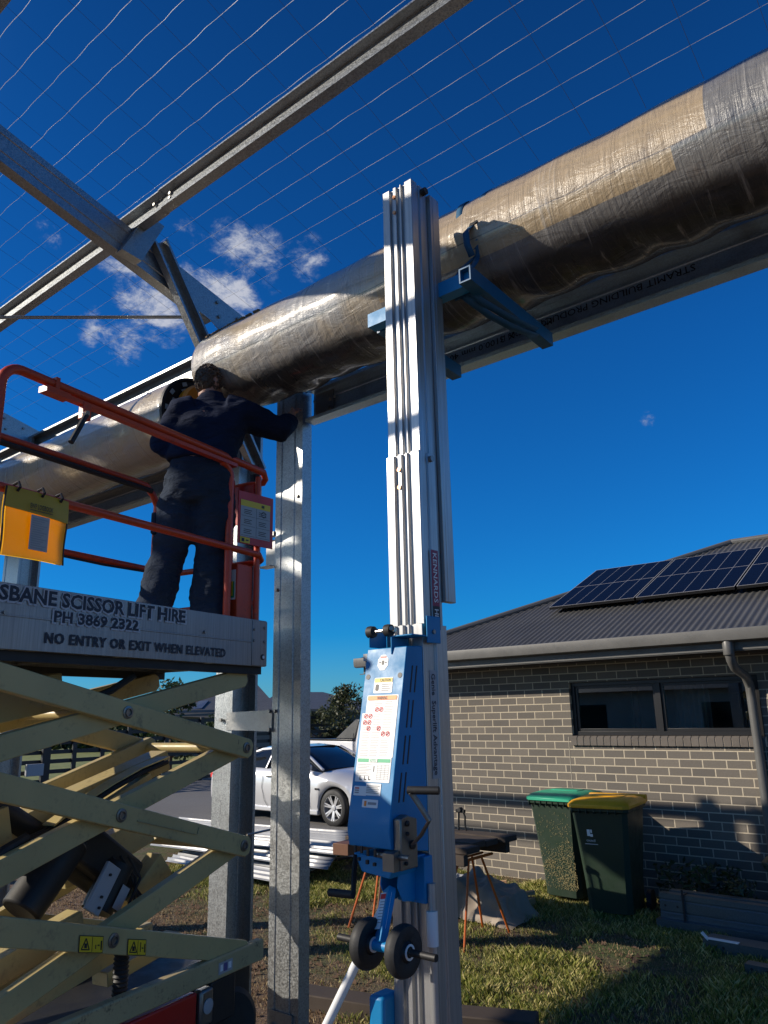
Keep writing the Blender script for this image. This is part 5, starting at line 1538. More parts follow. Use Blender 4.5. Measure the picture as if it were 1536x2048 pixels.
# solar panels, tilted slightly up off the roof
RU, RV_ = V((1, 0, 0)), V((0, 1, SL)).normalized()
RN_ = RU.cross(RV_)
def solar(x0, label):
    o = V((x0, 9.24, roof_z(9.24) + .10)); wd, hg = 1.16, 1.76
    tilt = (RV_ + RN_ * .012).normalized()
    nn = RU.cross(tilt)
    e = empty('solar_panel', o, label, 'solar panel', 'solar panels on the brick house roof')
    mb = MB(); c = o + RU * (wd / 2) + tilt * (hg / 2); mb.obox(c, RU, tilt, nn, wd, hg, .035); mb.build('frame', M['black_frame'], e)
    # cells: separate object whose local axes lie along the panel
    me = MB(); me.box(.012, wd - .012, .012, hg / 2 - .006, .018, .0195); me.box(.012, wd - .012, hg / 2 + .006, hg - .012, .018, .0195)
    ob = me.build('cells', M['solar'], None, smooth=False)
    ob.matrix_world = Matrix((RU, tilt, nn)).transposed().to_4x4(); ob.location = V((0, 0, 0)); ob.parent = e
    mb = MB(); mb.obox(o + tilt * (hg / 2) + RU * (wd / 2) + nn * .0192, RU, tilt, nn, wd - .02, .010, .001)
    for (s0, s1) in ((0, 1),):
        for t_ in (.004, hg - .004): mb.obox(o + RU * (wd / 2) + tilt * t_ + nn * .0185, RU, tilt, nn, wd, .008, .002)
        for u_ in (.004, wd - .004): mb.obox(o + RU * u_ + tilt * (hg / 2) + nn * .0185, RU, tilt, nn, .008, hg - .02, .002)
    mb.build('edge_trim', M['grey_ink'], e)
    mb = MB()
    for t_ in (.35, 1.4): mb.obox(o + RU * (wd / 2) + tilt * t_ - nn * .05, RU, tilt, nn, wd, .04, .06)
    mb.build('mounting_rail', M['steel'], e)
solar(-4.78, 'leftmost solar panel on the dark corrugated roof, beside the hip')
solar(-3.595, 'middle solar panel of the row on the dark corrugated roof')
solar(-2.41, 'right solar panel on the dark corrugated roof, above the downpipe')

# ================================================================== BINS
def wheelie_bin(loc, rz, lid_mat, label, spout=False, extra=None):
    e = empty('wheelie_bin', (0, 0, 0), label, 'wheelie bin', 'wheelie bins by the brick wall')
    def rect(w, d, z, ch=.04, yo=0):
        return [(-w / 2 + ch, -d / 2 + yo, z), (w / 2 - ch, -d / 2 + yo, z), (w / 2, -d / 2 + ch + yo, z), (w / 2, d / 2 - ch + yo, z), (w / 2 - ch, d / 2 + yo, z), (-w / 2 + ch, d / 2 + yo, z), (-w / 2, d / 2 - ch + yo, z), (-w / 2, -d / 2 + ch + yo, z)]
    mb = MB(); st_ = [rect(.42, .48, .05, .05, .03), rect(.44, .50, .30, .045, .02), rect(.53, .62, .90, .04), rect(.54, .63, .95, .04), rect(.575, .68, .955, .04), rect(.58, .69, 1.0, .04)]
    vs = [p for r_ in st_ for p in r_]; fs = [(i * 8 + j_, i * 8 + (j_ + 1) % 8, (i + 1) * 8 + (j_ + 1) % 8, (i + 1) * 8 + j_) for i in range(len(st_) - 1) for j_ in range(8)]
    fs += [tuple(range(7, -1, -1)), tuple(len(vs) - 8 + j_ for j_ in range(8))]
    mb.add(vs, fs)
    for i in range(7): mb.box(-.25 + .07 * i, -.242 + .07 * i, -.352, -.30, .935, .985)
    bd = mb.build('bin_body', M['bin_green'], e, 40, bevel=.008)
    mb = MB(); st_ = [rect(.60, .71, .985, .05), rect(.60, .71, 1.015, .05), rect(.55, .63, 1.045, .05, .01), rect(.46, .40, 1.065, .05, .04)]
    vs = [p for r_ in st_ for p in r_]; fs = [(i * 8 + j_, i * 8 + (j_ + 1) % 8, (i + 1) * 8 + (j_ + 1) % 8, (i + 1) * 8 + j_) for i in range(len(st_) - 1) for j_ in range(8)]
    fs += [tuple(range(7, -1, -1)), tuple(len(vs) - 8 + j_ for j_ in range(8))]
    mb.add(vs, fs)
    mb.box(-.16, .16, -.03, .12, 1.062, 1.072)
    if spout: mb.box(-.29, .29, .33, .40, .99, 1.06)
    ld = mb.build('lid', lid_mat, e, 40, bevel=.01)
    mb = MB(); mb.tube([(-.24, .37, .95), (-.24, .42, .97), (.24, .42, .97), (.24, .37, .95)], .016, 8); mb.build('handle', M['bin_green'], e)
    for sx in (-1, 1):
        mb = MB(); mb.cyl((sx * .245, .25, .10), (sx * .29, .25, .10), .10, 20); mb.build('wheel', M['rubber'], e)
    if extra: extra(bd)
    e.location = loc; e.rotation_euler = (0, 0, rz)
    return e, bd, ld
def clippings(bd):
    mb = MB(); rr = random.Random(4)
    for i in range(1500):
        x = rr.uniform(-.2, .2); z = .12 + .75 * abs(rr.gauss(0, .42))
        if z > .88 or rr.random() > .22 + .78 * (x > -.07 + .12 * sin(z * 14)): continue
        y = (-.235 - .075 * (z - .3) / .6 if z > .3 else -.212 - .02 * (z - .05) / .25) - .004
        a = rr.uniform(0, pi); l_ = rr.uniform(.004, .018)
        mb.obox((x, y, z), (cos(a), 0, sin(a)), (0, 1, 0), (-sin(a), 0, cos(a)), l_, .002, .0018)
    mb.build('grass_clippings', M['tan'], bd, smooth=False)
def mark(bd):
    mb = MB(); o_ = V((-.13, -.2895, .73)); U_, W_ = V((1, 0, 0)), V((0, -.12, 1)).normalized()
    mb.patch(o_, U_, W_, .0, .03, .0, .06, .004); mb.patch(o_, U_, W_, .034, .05, .03, .06, .004); mb.patch(o_, U_, W_, .03, .055, -.005, .02, .004)
    mb.text('council', o_ - W_ * .05 - U_ * .012, U_, W_, .085, .024, lift=.004); mb.patch(o_, U_, W_, -.03, .095, -.075, -.070, .004)
    mb.build('council_mark', M['white'], bd, smooth=False)
b1, bd1, _ = wheelie_bin((-4.10, 7.98, 0), radians(-4), M['lid_green'], 'wheelie bin with green lid and dry grass clippings stuck to its front', extra=clippings)
b2, bd2, ld2 = wheelie_bin((-3.47, 7.62, 0), radians(7), M['lid_yellow'], 'wheelie bin with yellow lid and a white council mark on its front', True, extra=mark)
b3, _, _ = wheelie_bin((-1.86, 8.10, -.45), radians(3), M['bin_green'], 'dark bin almost out of frame behind the steel sections at the right edge')

# ================================================================== STEEL SECTIONS ON THE GRASS
def steel(x0, x1, y, z, h, w, label, rz=-1.2, holes=True, open_front=True):
    e = empty('steel_section', ((x0 + x1) / 2, y, z), label, 'steel section', 'zinc steel sections stacked on the grass')
    mb = MB(); t_ = tan(radians(rz))
    p0, p1 = V((x0, y, z)), V((x1, y + (x1 - x0) * t_, z)); ax_ = (p1 - p0).normalized(); sd_ = V((-ax_.y, ax_.x, 0))
    if open_front: mb.csec(p0 + sd_ * w, p1 + sd_ * w, -sd_, (0, 0, 1), h, w, kinks=False)
    else: mb.csec(p0, p1, sd_, (0, 0, 1), h, w)
    o = mb.build('channel', M['zinc_shaded'], e)
    if holes:
        mb = MB()
        for s in (.05, .16): mb.cyl(p0 + ax_ * s + V((0, 0, h * .5)) - sd_ * .002, p0 + ax_ * s + V((0, 0, h * .5)) + sd_ * .002, .011, 10)
        mb.build('bolt_hole', M['ink'], o)
    return e
steel(-2.98, 1.2, 7.35, .02, .06, .30, 'lowest long zinc section under the pile, flat on the grass', open_front=False, holes=False)
steel(-2.96, 1.2, 7.42, .085, .20, .076, 'tall zinc section at the front of the pile, tied with black strapping', open_front=False)
steel(-2.90, 1.2, 7.52, .085, .21, .076, 'zinc section at the back of the pile against the weeds')
steel(-2.44, 1.0, 6.93, .0, .085, .20, 'low zinc channel with a bent white tab on the grass before the pile', rz=-2.2, open_front=False)
steel(-2.02, .8, 6.55, .0, .06, .10, 'short zinc section nearest on the grass at the right edge', rz=-1.5, open_front=False)
mb = MB(); p_ = V((-2.42, 6.92, .087)); mb.obox(p_ + V((.14, .02, .006)), (1, -.05, 0), (0, 1, 0), (0, 0, 1), .24, .05, .006); mb.obox(p_ + V((.0, .02, .02)), (.7, 0, -.7), (0, 1, 0), (.7, 0, .7), .07, .05, .006)
tag(mb.build('white_tab', M['white']), 'bent white plastic tab lying on the low zinc channel', 'tab')
mb = MB(); mb.obox((-2.74, 7.395, .20), (0, 0, 1), (1, 0, 0), (0, 1, 0), .27, .018, .006); mb.obox((-2.74, 7.45, .29), (0, 1, 0), (1, 0, 0), (0, 0, 1), .12, .018, .006)
tag(mb.build('strapping', M['ink']), 'black strapping tied round the tall zinc section', 'strapping')

# ================================================================== PLANK TABLE ON TRESTLES
tb = empty('plank_table', (-4.6, 6.2, 0), 'weathered plank table on orange trestle legs beside the bins', 'table')
mb = MB()
TZ = .80
for i in range(4):
    y0 = 5.72 + i * .215; xa = -5.30 + rnd.uniform(-.05, .05); xb = -3.92 + rnd.uniform(-.06, .06)
    mb.box(xa, xb, y0, y0 + .20, TZ - .05 + .01 * (i % 2), TZ + .01 * (i % 2))
mb.build('tabletop', M['timber_old'], tb, bevel=.006)
mb = MB(); mb.box(-5.30, -3.90, 5.70, 5.76, TZ - .14, TZ - .052); mb.box(-5.2, -3.95, 6.45, 6.52, TZ - .14, TZ - .052); mb.build('edge_beam', M['timber_old'], tb, bevel=.006)
for x in (-5.12, -4.12):
    mb = MB()
    for sy in (-1, 1):
        yc = 6.12 + sy * .10; yb = 6.12 + sy * .36
        for sx in (-1, 1):
            mb.tube([(x + sx * .05, yc, TZ - .145), (x + sx * .14, yb, .0)], .0105, 8)
    mb.tube([(x - .05, 5.85, TZ - .145), (x - .05, 6.40, TZ - .145)], .010, 8); mb.tube([(x + .05, 5.85, TZ - .145), (x + .05, 6.40, TZ - .145)], .013, 8)
    mb.build('trestle', M['trestle'], tb)
# timber block and brown plank by the table's left end
pa = on_z(700, 1690, .80)
mb = MB(); mb.obox(on_z(716, 1690, .82), (1, .1, 0), (-.1, 1, 0), (0, 0, 1), .16, .5, .09)
tag(mb.build('timber_block', M['timber_brown'], bevel=.004), 'dark timber block lying on the left end of the plank table', 'timber block')
mb = MB(); pb = on_z(757, 1822, 0); pt = pb + V((-.08, .25, .78)); mb.beam(pb, pt, .13, .028, (-.7, -.7, 0)); 
tag(mb.build('plank', M['timber_brown'], bevel=.003), 'reddish brown plank leaning upright against the left end of the table', 'plank')
# small clamp standing on the table
cl = empty('bar_clamp', (-5.0, 6.6, .8), 'small black clamp with dangling legs behind the mast, against the brick wall', 'clamp')
mb = MB(); c_ = on_y(921, 1622, 6.5); mb.obox(c_, (1, 0, 0), (0, 1, 0), (0, 0, 1), .10, .03, .03); mb.cyl(c_ + V((-.0, -.03, .012)), c_ + V((0, .02, .012)), .022, 10); mb.build('clamp_head', M['black_steel'], cl, bevel=.004)
mb = MB(); mb.tube([c_ + V((-.02, 0, 0)), c_ + V((-.025, 0, -.10)), c_ + V((-.03, 0, -.19))], .009, 6); mb.build('clamp_leg', M['black_steel'], cl)
mb = MB(); mb.tube([c_ + V((.03, 0, 0)), c_ + V((.05, 0, -.05)), c_ + V((.045, 0, -.12)), c_ + V((.065, 0, -.22))], .009, 6); mb.build('clamp_leg', M['black_steel'], cl)

# tarp bundle under the table
def tarp():
    from mathutils import noise as mn
    mb = MB()
    def fn(u, v):
        x = -4.80 + .80 * u; y = 6.55 + .62 * v
        env = min(1, 5 * min(u, 1 - u) + .12) * min(1, 5 * min(v, 1 - v) + .06)
        z = .40 * env * (1 - .55 * u) + .10 * env * mn.noise(V((x * 4, y * 4, 0))) + .05 * env * mn.noise(V((x * 11, y * 11, 3)))
        return (x + .03 * mn.noise(V((x * 7, y * 7, 9))), y + .06 * mn.noise(V((x * 6, 1, z * 9))), max(.005, z))
    mb.grid(fn, 60, 44); return mb.build('tarp_bundle', M['tarp'], None, 70)
tag(tarp(), 'crumpled grey tarp heap under the plank table beside the green-lidded bin', 'tarp')
for i, (x, y, z, an, ln, lb_) in enumerate(((-4.62, 7.28, .20, .5, .26, 'short pine offcut poking out behind the tarp heap, nearest the mast'), (-4.36, 7.30, .12, .75, .34, 'longest pine offcut poking out behind the tarp heap, nearest the green-lidded bin'), (-4.50, 7.33, .17, .3, .22, 'small pine offcut between the two longer offcuts behind the tarp heap'))):
    mb = MB(); mb.obox((x, y, z), (cos(an), sin(an), .12), (-sin(an), cos(an), 0), (-.12, 0, 1), ln, .06, .035)
    tag(mb.build('timber_offcut', M['timber_new'], bevel=.002), lb_, 'timber offcut', 'pine offcuts behind the tarp heap')
mb = MB(); mb.box(-4.75, -4.22, 7.20, 7.40, .0, .10)
tag(mb.build('timber_block', M['timber_new'], bevel=.003), 'pine block on the ground behind the tarp heap, under the offcuts', 'timber block')
# crumpled packaging under the left of the table
for i, (px, py, w_) in enumerate(((915, 1765, .28), (912, 1795, .24))):
    p_ = on_z(px, py, .1 + .1 * (1 - i)); from mathutils import noise as mn
    mb = MB(); mb.grid(lambda u, v: (p_.x - w_ / 2 + w_ * u, p_.y + .3 * v - .1, p_.z * (.4 + .8 * v) + .06 * mn.noise(V((u * 6, v * 6, i * 5)))), 20, 20)
    o = mb.build('packaging_sheet', M['sheet_white']); sm = o.modifiers.new('s', 'SOLIDIFY'); sm.thickness = .006
    tag(o, ('upper' if i == 0 else 'lower') + ' crumpled white packaging sheet under the table beside the orange trestle leg', 'packaging', 'crumpled packaging under the table')

# white roofing sheets piled on the lawn
from mathutils import noise as mn
def sheet_pile(name, poly, z, rows, label, n=40, flat=False):
    """a ribbed sheet through four ground corners (a: far left, b: far right, c: near right, d: near left)"""
    a, b, c, d = [V(p) for p in poly]
    mb = MB()
    def fn(u, v):
        p = lerp(lerp(d, c, u), lerp(a, b, u), v)
        ph = (v * rows) % 1.0
        rib = max(0, 1 - abs(ph - .5) / .12) if abs(ph - .5) < .12 else 0
        rib = min(1, rib * 1.8)
        return (p.x, p.y, z + .026 * rib + .006 * sin(u * 5 + v * 9))
    mb.grid(fn, 14, rows * 16)
    o = mb.build(name, M['sheet_white'], None, 25)
    s = o.modifiers.new('s', 'SOLIDIFY'); s.thickness = .003
    return tag(o, label, 'roofing sheet', 'white roofing sheets piled on the lawn')
g4 = lambda z: [on_z(345, 1634, z), on_z(700, 1664, z), on_z(716, 1712, z), on_z(300, 1652, z)]
sheet_pile('roofing_sheet', [on_z(360, 1636, .30), on_z(700, 1664, .30), on_z(708, 1712, .30), on_z(310, 1670, .30)], .30, 9, 'top white ribbed roofing sheet of the pile before the silver car')
sheet_pile('roofing_sheet', [on_z(330, 1652, .22), on_z(690, 1690, .22), on_z(655, 1738, .22), on_z(300, 1690, .22)], .22, 8, 'white ribbed roofing sheet sticking out lower at the near side of the pile')
sheet_pile('roofing_sheet', [on_z(390, 1690, .13), on_z(640, 1735, .13), on_z(560, 1765, .13), on_z(330, 1722, .13)], .13, 6, 'lowest white ribbed roofing sheet nearest the steel jamb')
for i, (sx, lb_) in enumerate(((.15, 'bearer under the left of the white roofing sheets'), (.85, 'bearer under the right of the white roofing sheets'))):
    p_ = lerp(on_z(400, 1690, .1), on_z(640, 1715, .1), sx)
    mb = MB(); mb.box(p_.x - .05, p_.x + .05, p_.y - .6, p_.y + 1.3, 0, .12); tag(mb.build('timber_bearer', M['timber_old'], bevel=.003), 'dark timber ' + lb_, 'bearer', 'bearers under the roofing sheets')
mb = MB(); pa, pb = on_z(650, 1722, .05), on_z(790, 1700, .05); mb.beam(pa, pb, .06, .03)
tag(mb.build('batten', M['timber_old'], bevel=.002), 'thin grey batten lying on the grass past the ends of the roofing sheets', 'batten')
# sleepers on the ground in the foreground
for (p0, p1, lb_) in (((600, 1992), (790, 2022), 'long dark timber sleeper on the soil between the jamb and the mast'), ((900, 2036), (1075, 2052), 'dark timber sleeper at the bottom edge right of the mast')):
    mb = MB(); mb.beam(on_z(*p0, .05), on_z(*p1, .05), .20, .10); tag(mb.build('timber_sleeper', M['timber_old'], bevel=.008), lb_, 'sleeper', 'timber sleepers on the ground')
# weeds by the wall and steel
def weed(loc, n, h, r, mat, label, seed, grp=None):
    rr = random.Random(seed); mb = MB()
    for i in range(n):
        a = rr.uniform(0, 2 * pi); d = r * sqrt(rr.random()); z = h * rr.random() ** .7
        p = V(loc) + V((cos(a) * d, sin(a) * d, z)); s = rr.uniform(.02, .05)
        t1 = V((rr.uniform(-1, 1), rr.uniform(-1, 1), rr.uniform(-.2, 1))).normalized(); t2 = t1.cross(V((rr.uniform(-1, 1), rr.uniform(-1, 1), rr.uniform(-1, 1)))).normalized()
        mb.add([p - t1 * s, p + t2 * s * .35, p + t1 * s, p - t2 * s * .35], [(0, 1, 2, 3)])
    tag(mb.build('weed', mat, None, smooth=False), label, 'weed', grp)
weed((-2.85, 8.15, 0), 500, .42, .40, M['leaf_dark'], 'dark leafy weed against the brick wall behind the zinc pile', 21)
weed((-2.32, 7.72, .05), 160, .36, .13, M['leaf_olive'], 'small bright weed poking up just behind the zinc pile', 22)
M['alloy'] = plain('alloy_wheel_paint', (.62, .62, .63), .3, .35)
# ================================================================== CARS
def smoothstep(a, b, x):
    t = max(0.0, min(1.0, (x - a) / (b - a))); return t * t * (3 - 2 * t)
def interp(tab, x):
    for (x0, y0), (x1, y1) in zip(tab, tab[1:]):
        if x <= x1: return y0 + (y1 - y0) * max(0, min(1, (x - x0) / (x1 - x0)))
    return tab[-1][1]
def coupe(name, loc, rz, mat, label):
    e = empty(name, (0, 0, 0), label, 'car')
    L0, L1 = -2.30, 2.28
    W = .86
    WB = (-1.33, 1.36); WR = .315
    shoulder = [(-2.30, .62), (-2.22, .80), (-1.9, .89), (-1.0, .905), (0, .90), (.75, .885), (1.3, .82), (1.9, .70), (2.2, .58), (2.28, .48)]
    deckz = [(-2.30, .70), (-2.22, .92), (-1.75, .985), (-1.2, 1.0), (0, .98), (.70, .965), (1.3, .90), (1.9, .78), (2.2, .62), (2.28, .50)]
    halfw = [(-2.30, .62), (-2.15, .78), (-1.6, .85), (0, .86), (1.4, .86), (1.95, .80), (2.2, .66), (2.28, .50)]
    mb = MB(); nx = 120
    vs, fs = [], []
    rows = 15
    for i in range(nx):
        x = L0 + (L1 - L0) * i / (nx - 1)
        hw, sh, dk = interp(halfw, x), interp(shoulder, x), interp(deckz, x)
        zb = .20 + (.06 if x > 2.1 or x < -2.1 else 0)
        arch = 0
        for wx in WB:
            dx = abs(x - wx)
            if dx < WR + .055: arch = max(arch, sqrt((WR + .055) ** 2 - dx ** 2) + .30)
        zl = max(zb, arch)
        pts = [(hw - .05, zl), (hw - .01, lerp(zl, sh, .18)), (hw + .004, lerp(zl, sh, .45)), (hw + (.012 if arch else .0), lerp(zl, sh, .65)), (hw - .01, lerp(zl, sh, .85)), (hw - .045, sh), (hw - .12, lerp(sh, dk, .6)), (hw * .5, dk)]
        row = [(x, -p[0], p[1]) for p in pts] + [(x, 0, dk + .012)] + [(x, p[0], p[1]) for p in reversed(pts)]
        rows = len(row); vs += row
    for i in range(nx - 1):
        for j_ in range(rows - 1): fs.append((i * rows + j_, (i + 1) * rows + j_, (i + 1) * rows + j_ + 1, i * rows + j_ + 1))
    fs.append(tuple(range(rows))); fs.append(tuple((nx - 1) * rows + j_ for j_ in range(rows)))
    mb.add(vs, fs)
    body = mb.build('body', mat, e, 40)
    # greenhouse: glass volume then roof skin and pillars
    gt = [(-1.62, .985, .72), (-1.20, 1.20, .64), (-.80, 1.315, .58), (-.2, 1.345, .57), (.22, 1.315, .575), (.62, 1.14, .63), (1.02, .95, .74)]
    mb = MB(); vs, fs = [], []
    base_w = [.70, .76, .78, .79, .79, .78, .76]
    for (x, z, w_), bw in zip(gt, base_w):
        zb = min(.97, z - .005)
        vs += [(x, -bw, zb - .07), (x, -w_, z - .03), (x, -w_ * .7, z), (x, w_ * .7, z), (x, w_, z - .03), (x, bw, zb - .07)]
    for i in range(len(gt) - 1):
        for j_ in range(5): fs.append((i * 6 + j_, (i + 1) * 6 + j_, (i + 1) * 6 + j_ + 1, i * 6 + j_ + 1))
    mb.add(vs, fs); mb.build('window', M['glass_dark'], e, 60)
    mb = MB(); vs, fs = [], []
    rf = [g_ for g_ in gt if -1.25 < g_[0] < .3]
    for (x, z, w_) in rf: vs += [(x, -w_ - .012, z - .06), (x, -w_ - .004, z - .02), (x, -w_ * .7, z + .010), (x, w_ * .7, z + .010), (x, w_ + .004, z - .02), (x, w_ + .012, z - .06)]
    for i in range(len(rf) - 1):
        for j_ in range(5): fs.append((i * 6 + j_, (i + 1) * 6 + j_, (i + 1) * 6 + j_ + 1, i * 6 + j_ + 1))
    mb.add(vs, fs)
    for s_ in (-1, 1):
        mb.tube([(.22, s_ * .59, 1.30), (.62, s_ * .645, 1.135), (1.02, s_ * .75, .945)], [(.035, .022)] * 3, 8)       # A pillar
        mb.prism([(-1.66, .955), (-1.20, 1.20), (-.84, 1.31), (-.93, 1.235), (-1.22, 1.03), (-1.30, .94)], (0, s_ * .665, 0), (1, 0, 0), (0, s_ * -.0, 1), (0, s_, 0), .06)   # C pillar
        mb.tube([(-.40, s_ * .61, 1.325), (-.47, s_ * .79, .94)], [(.028, .012)] * 2, 6)
    mb.build('roof', mat, e, 50)
    for s_ in (-1, 1):
        mb = MB(); mb.obox((.78, s_ * .90, .98), (1, 0, 0), (0, 1, 0), (0, 0, 1), .10, .16, .11); mb.build('mirror', mat, e, bevel=.03)
        mb = MB(); mb.obox((-.30, s_ * .868, .80), (1, 0, 0), (0, 1, 0), (0, 0, 1), .15, .02, .03); mb.build('door_handle', M['steel'], e, bevel=.006)
        mb = MB(); mb.tube([(-.47, s_ * .862, .86), (-.50, s_ * .871, .6), (-.42, s_ * .868, .36), (-.34, s_ * .845, .25)], .004, 5); mb.tube([(.78, s_ * .858, .88), (.80, s_ * .87, .6), (.78, s_ * .86, .28)], .004, 5); mb.build('door_seam', M['ink'], e)
        mb = MB(); mb.obox((.98, s_ * .872, .62), (1, 0, 0), (0, 1, 0), (0, 0, 1), .10, .01, .035); mb.build('side_marker', M['ink'], e, bevel=.004)
        mb = MB(); mb.box(-.95, .98, s_ * .80 - .05, s_ * .80 + .05, .17, .26); mb.build('side_skirt', mat, e, bevel=.02)
    for wx in WB:
        for s_ in (-1, 1):
            yc = s_ * .755
            ow = s_
            mb = MB(); mb.lathe([(.215, -.10), (.285, -.105), (.31, -.085), (WR, -.06), (WR, .06), (.31, .085), (.285, .105), (.215, .10)], (wx, yc, WR), (0, s_, 0), 48, True)
            tyre = mb.build('wheel', M['rubber'], e, 50)
            mb = MB(); mb.lathe([(.222, .10), (.212, .10), (.205, .03), (.20, -.08)], (wx, yc, WR), (0, s_, 0), 48, True)
            for k_ in range(7):
                a = 2 * pi * k_ / 7 + .2
                d = V((cos(a), 0, sin(a))); t_ = V((-sin(a), 0, cos(a))); c0 = V((wx, yc, WR)); n_ = V((0, s_, 0))
                mb.add([c0 + d * .03 + t_ * .022 + n_ * .070, c0 + d * .03 - t_ * .022 + n_ * .070, c0 + d * .21 - t_ * .034 + n_ * .095, c0 + d * .21 - t_ * .012 + n_ * .095, c0 + d * .12 + n_ * .085, c0 + d * .21 + t_ * .012 + n_ * .095, c0 + d * .21 + t_ * .034 + n_ * .095],
                       [(0, 1, 4), (1, 2, 3, 4), (0, 4, 5, 6)])
            mb.lathe([(.045, .06), (.045, .088), (.02, .092), (0, .092)], (wx, yc, WR), (0, s_, 0), 20)
            mb.build('rim', M['alloy'], tyre, 40)
            mb = MB(); mb.cyl((wx, yc - s_ * .04, WR), (wx, yc + s_ * .02, WR), .15, 28); mb.build('brake_disc', M['black_steel'], tyre)
    mb = MB(); mb.box(-2.1, 2.0, -.70, .70, .22, .40); mb.build('underbody', M['ink'], e)
    for s_ in (-1, 1):
        mb = MB(); mb.obox((-2.24, s_ * .5, .76), (1, 0, 0), (0, 1, 0), (0, 0, 1), .10, .40, .12); mb.build('tail_light', M['sticker_red'], e, bevel=.02)
        mb = MB(); mb.obox((2.10, s_ * .55, .60), (1, 0, -.2), (0, 1, 0), (.2, 0, 1), .16, .34, .10); mb.build('headlight', M['glass_dark'], e, bevel=.02)
    # seats and steering wheel seen through the glass
    e.location = loc; e.rotation_euler = (0, 0, rz)
    return e
coupe('parked_car', (-9.90 - 1.36, 10.45 + .86, .0), 0, M['car'], 'silver two-door car with spoked wheels parked behind the steel jamb')

# ute
ut = empty('parked_ute', (0, 0, 0), 'white utility truck parked behind the silver car, with sports bar over its tub', 'ute')
mb = MB()
prof = [(-2.65, .55), (-2.65, 1.34), (-1.02, 1.34), (-1.0, 1.30), (-.95, .45), (-1.25, .42), (-1.32, .80), (-1.55, .95), (-1.85, .95), (-2.08, .80), (-2.15, .50)]
mb.prism(prof, (0, -.92, 0), (1, 0, 0), (0, 0, 1), (0, 1, 0), 1.84); mb.build('tub', M['ute'], ut, bevel=.03)
mb = MB(); mb.box(-2.66, -1.0, -.935, -.86, 1.335, 1.375); mb.box(-2.66, -1.0, .86, .935, 1.335, 1.375); mb.box(-2.66, -1.0, -.86, .86, 1.33, 1.355); mb.build('tub_rail', M['black_frame'], ut, bevel=.01)
mb = MB(); cab = [(-.96, .45), (-.96, 1.30), (-.80, 1.78), (-.55, 1.83), (.55, 1.82), (1.25, 1.30), (2.2, 1.20), (2.5, 1.0), (2.55, .55), (2.2, .5), (2.1, .85), (1.85, .98), (1.6, .98), (1.35, .85), (1.27, .45)]
mb.prism(cab, (0, -.91, 0), (1, 0, 0), (0, 0, 1), (0, 1, 0), 1.82); mb.build('cab', M['ute'], ut, bevel=.05)
for s_ in (-1, 1):
    mb = MB(); mb.prism([(-.82, 1.30), (-.70, 1.72), (.0, 1.74), (.0, 1.28)], (0, s_ * .913, 0), (1, 0, 0), (0, 0, 1), (0, s_, 0), .006); mb.prism([(.06, 1.28), (.06, 1.74), (.52, 1.73), (1.08, 1.28)], (0, s_ * .913, 0), (1, 0, 0), (0, 0, 1), (0, s_, 0), .006); mb.build('window', M['glass_dark'], ut)
    mb = MB(); mb.tube([(-.98, s_ * .918, 1.5), (-1.0, s_ * .925, 1.2), (-.97, s_ * .925, .6)], .008, 5); mb.build('door_seam', M['ink'], ut)
mb = MB()
for s_ in (-1, 1): mb.prism([(-1.75, 1.375), (-1.0, 1.80), (-.86, 1.80), (-1.05, 1.375)], (0, s_ * .84, 0), (1, 0, 0), (0, 0, 1), (0, -s_, 0), .10)
mb.box(-1.02, -.86, -.84, .84, 1.74, 1.80); mb.build('sports_bar', M['colorbond'], ut, bevel=.02)
for wx in (-1.70, 1.72):
    for s_ in (-1, 1):
        mb = MB(); mb.lathe([(.20, -.11), (.34, -.11), (.375, -.08), (.375, .08), (.34, .11), (.20, .11)], (wx, s_ * .80, .375), (0, s_, 0), 36, True); w_ = mb.build('wheel', M['rubber'], ut)
        mb = MB(); mb.lathe([(.21, .09), (.19, .04), (.05, .05), (0, .05)], (wx, s_ * .80, .375), (0, s_, 0), 24); mb.build('rim', M['steel'], w_)
mb = MB(); mb.text('4x4', (-2.35, -.921, 1.17), (1, 0, 0), (0, 0, 1), .34, .10, lift=.004, font_w=.02); mb.build('decal', M['ink'], ut, smooth=False)
for s_ in (-1, 1):
    mb = MB(); mb.box(-2.68, -2.64, s_ * .85 - .06, s_ * .85 + .06, .85, 1.2); mb.build('tail_light', M['sticker_red'], ut, bevel=.01)
u_ = at_dist(703, 1500, 17.6)
ut.rotation_euler = (0, 0, radians(-9))
ut.location = V((u_.x, u_.y, 0)) + V((1.0, 0.95, 0))

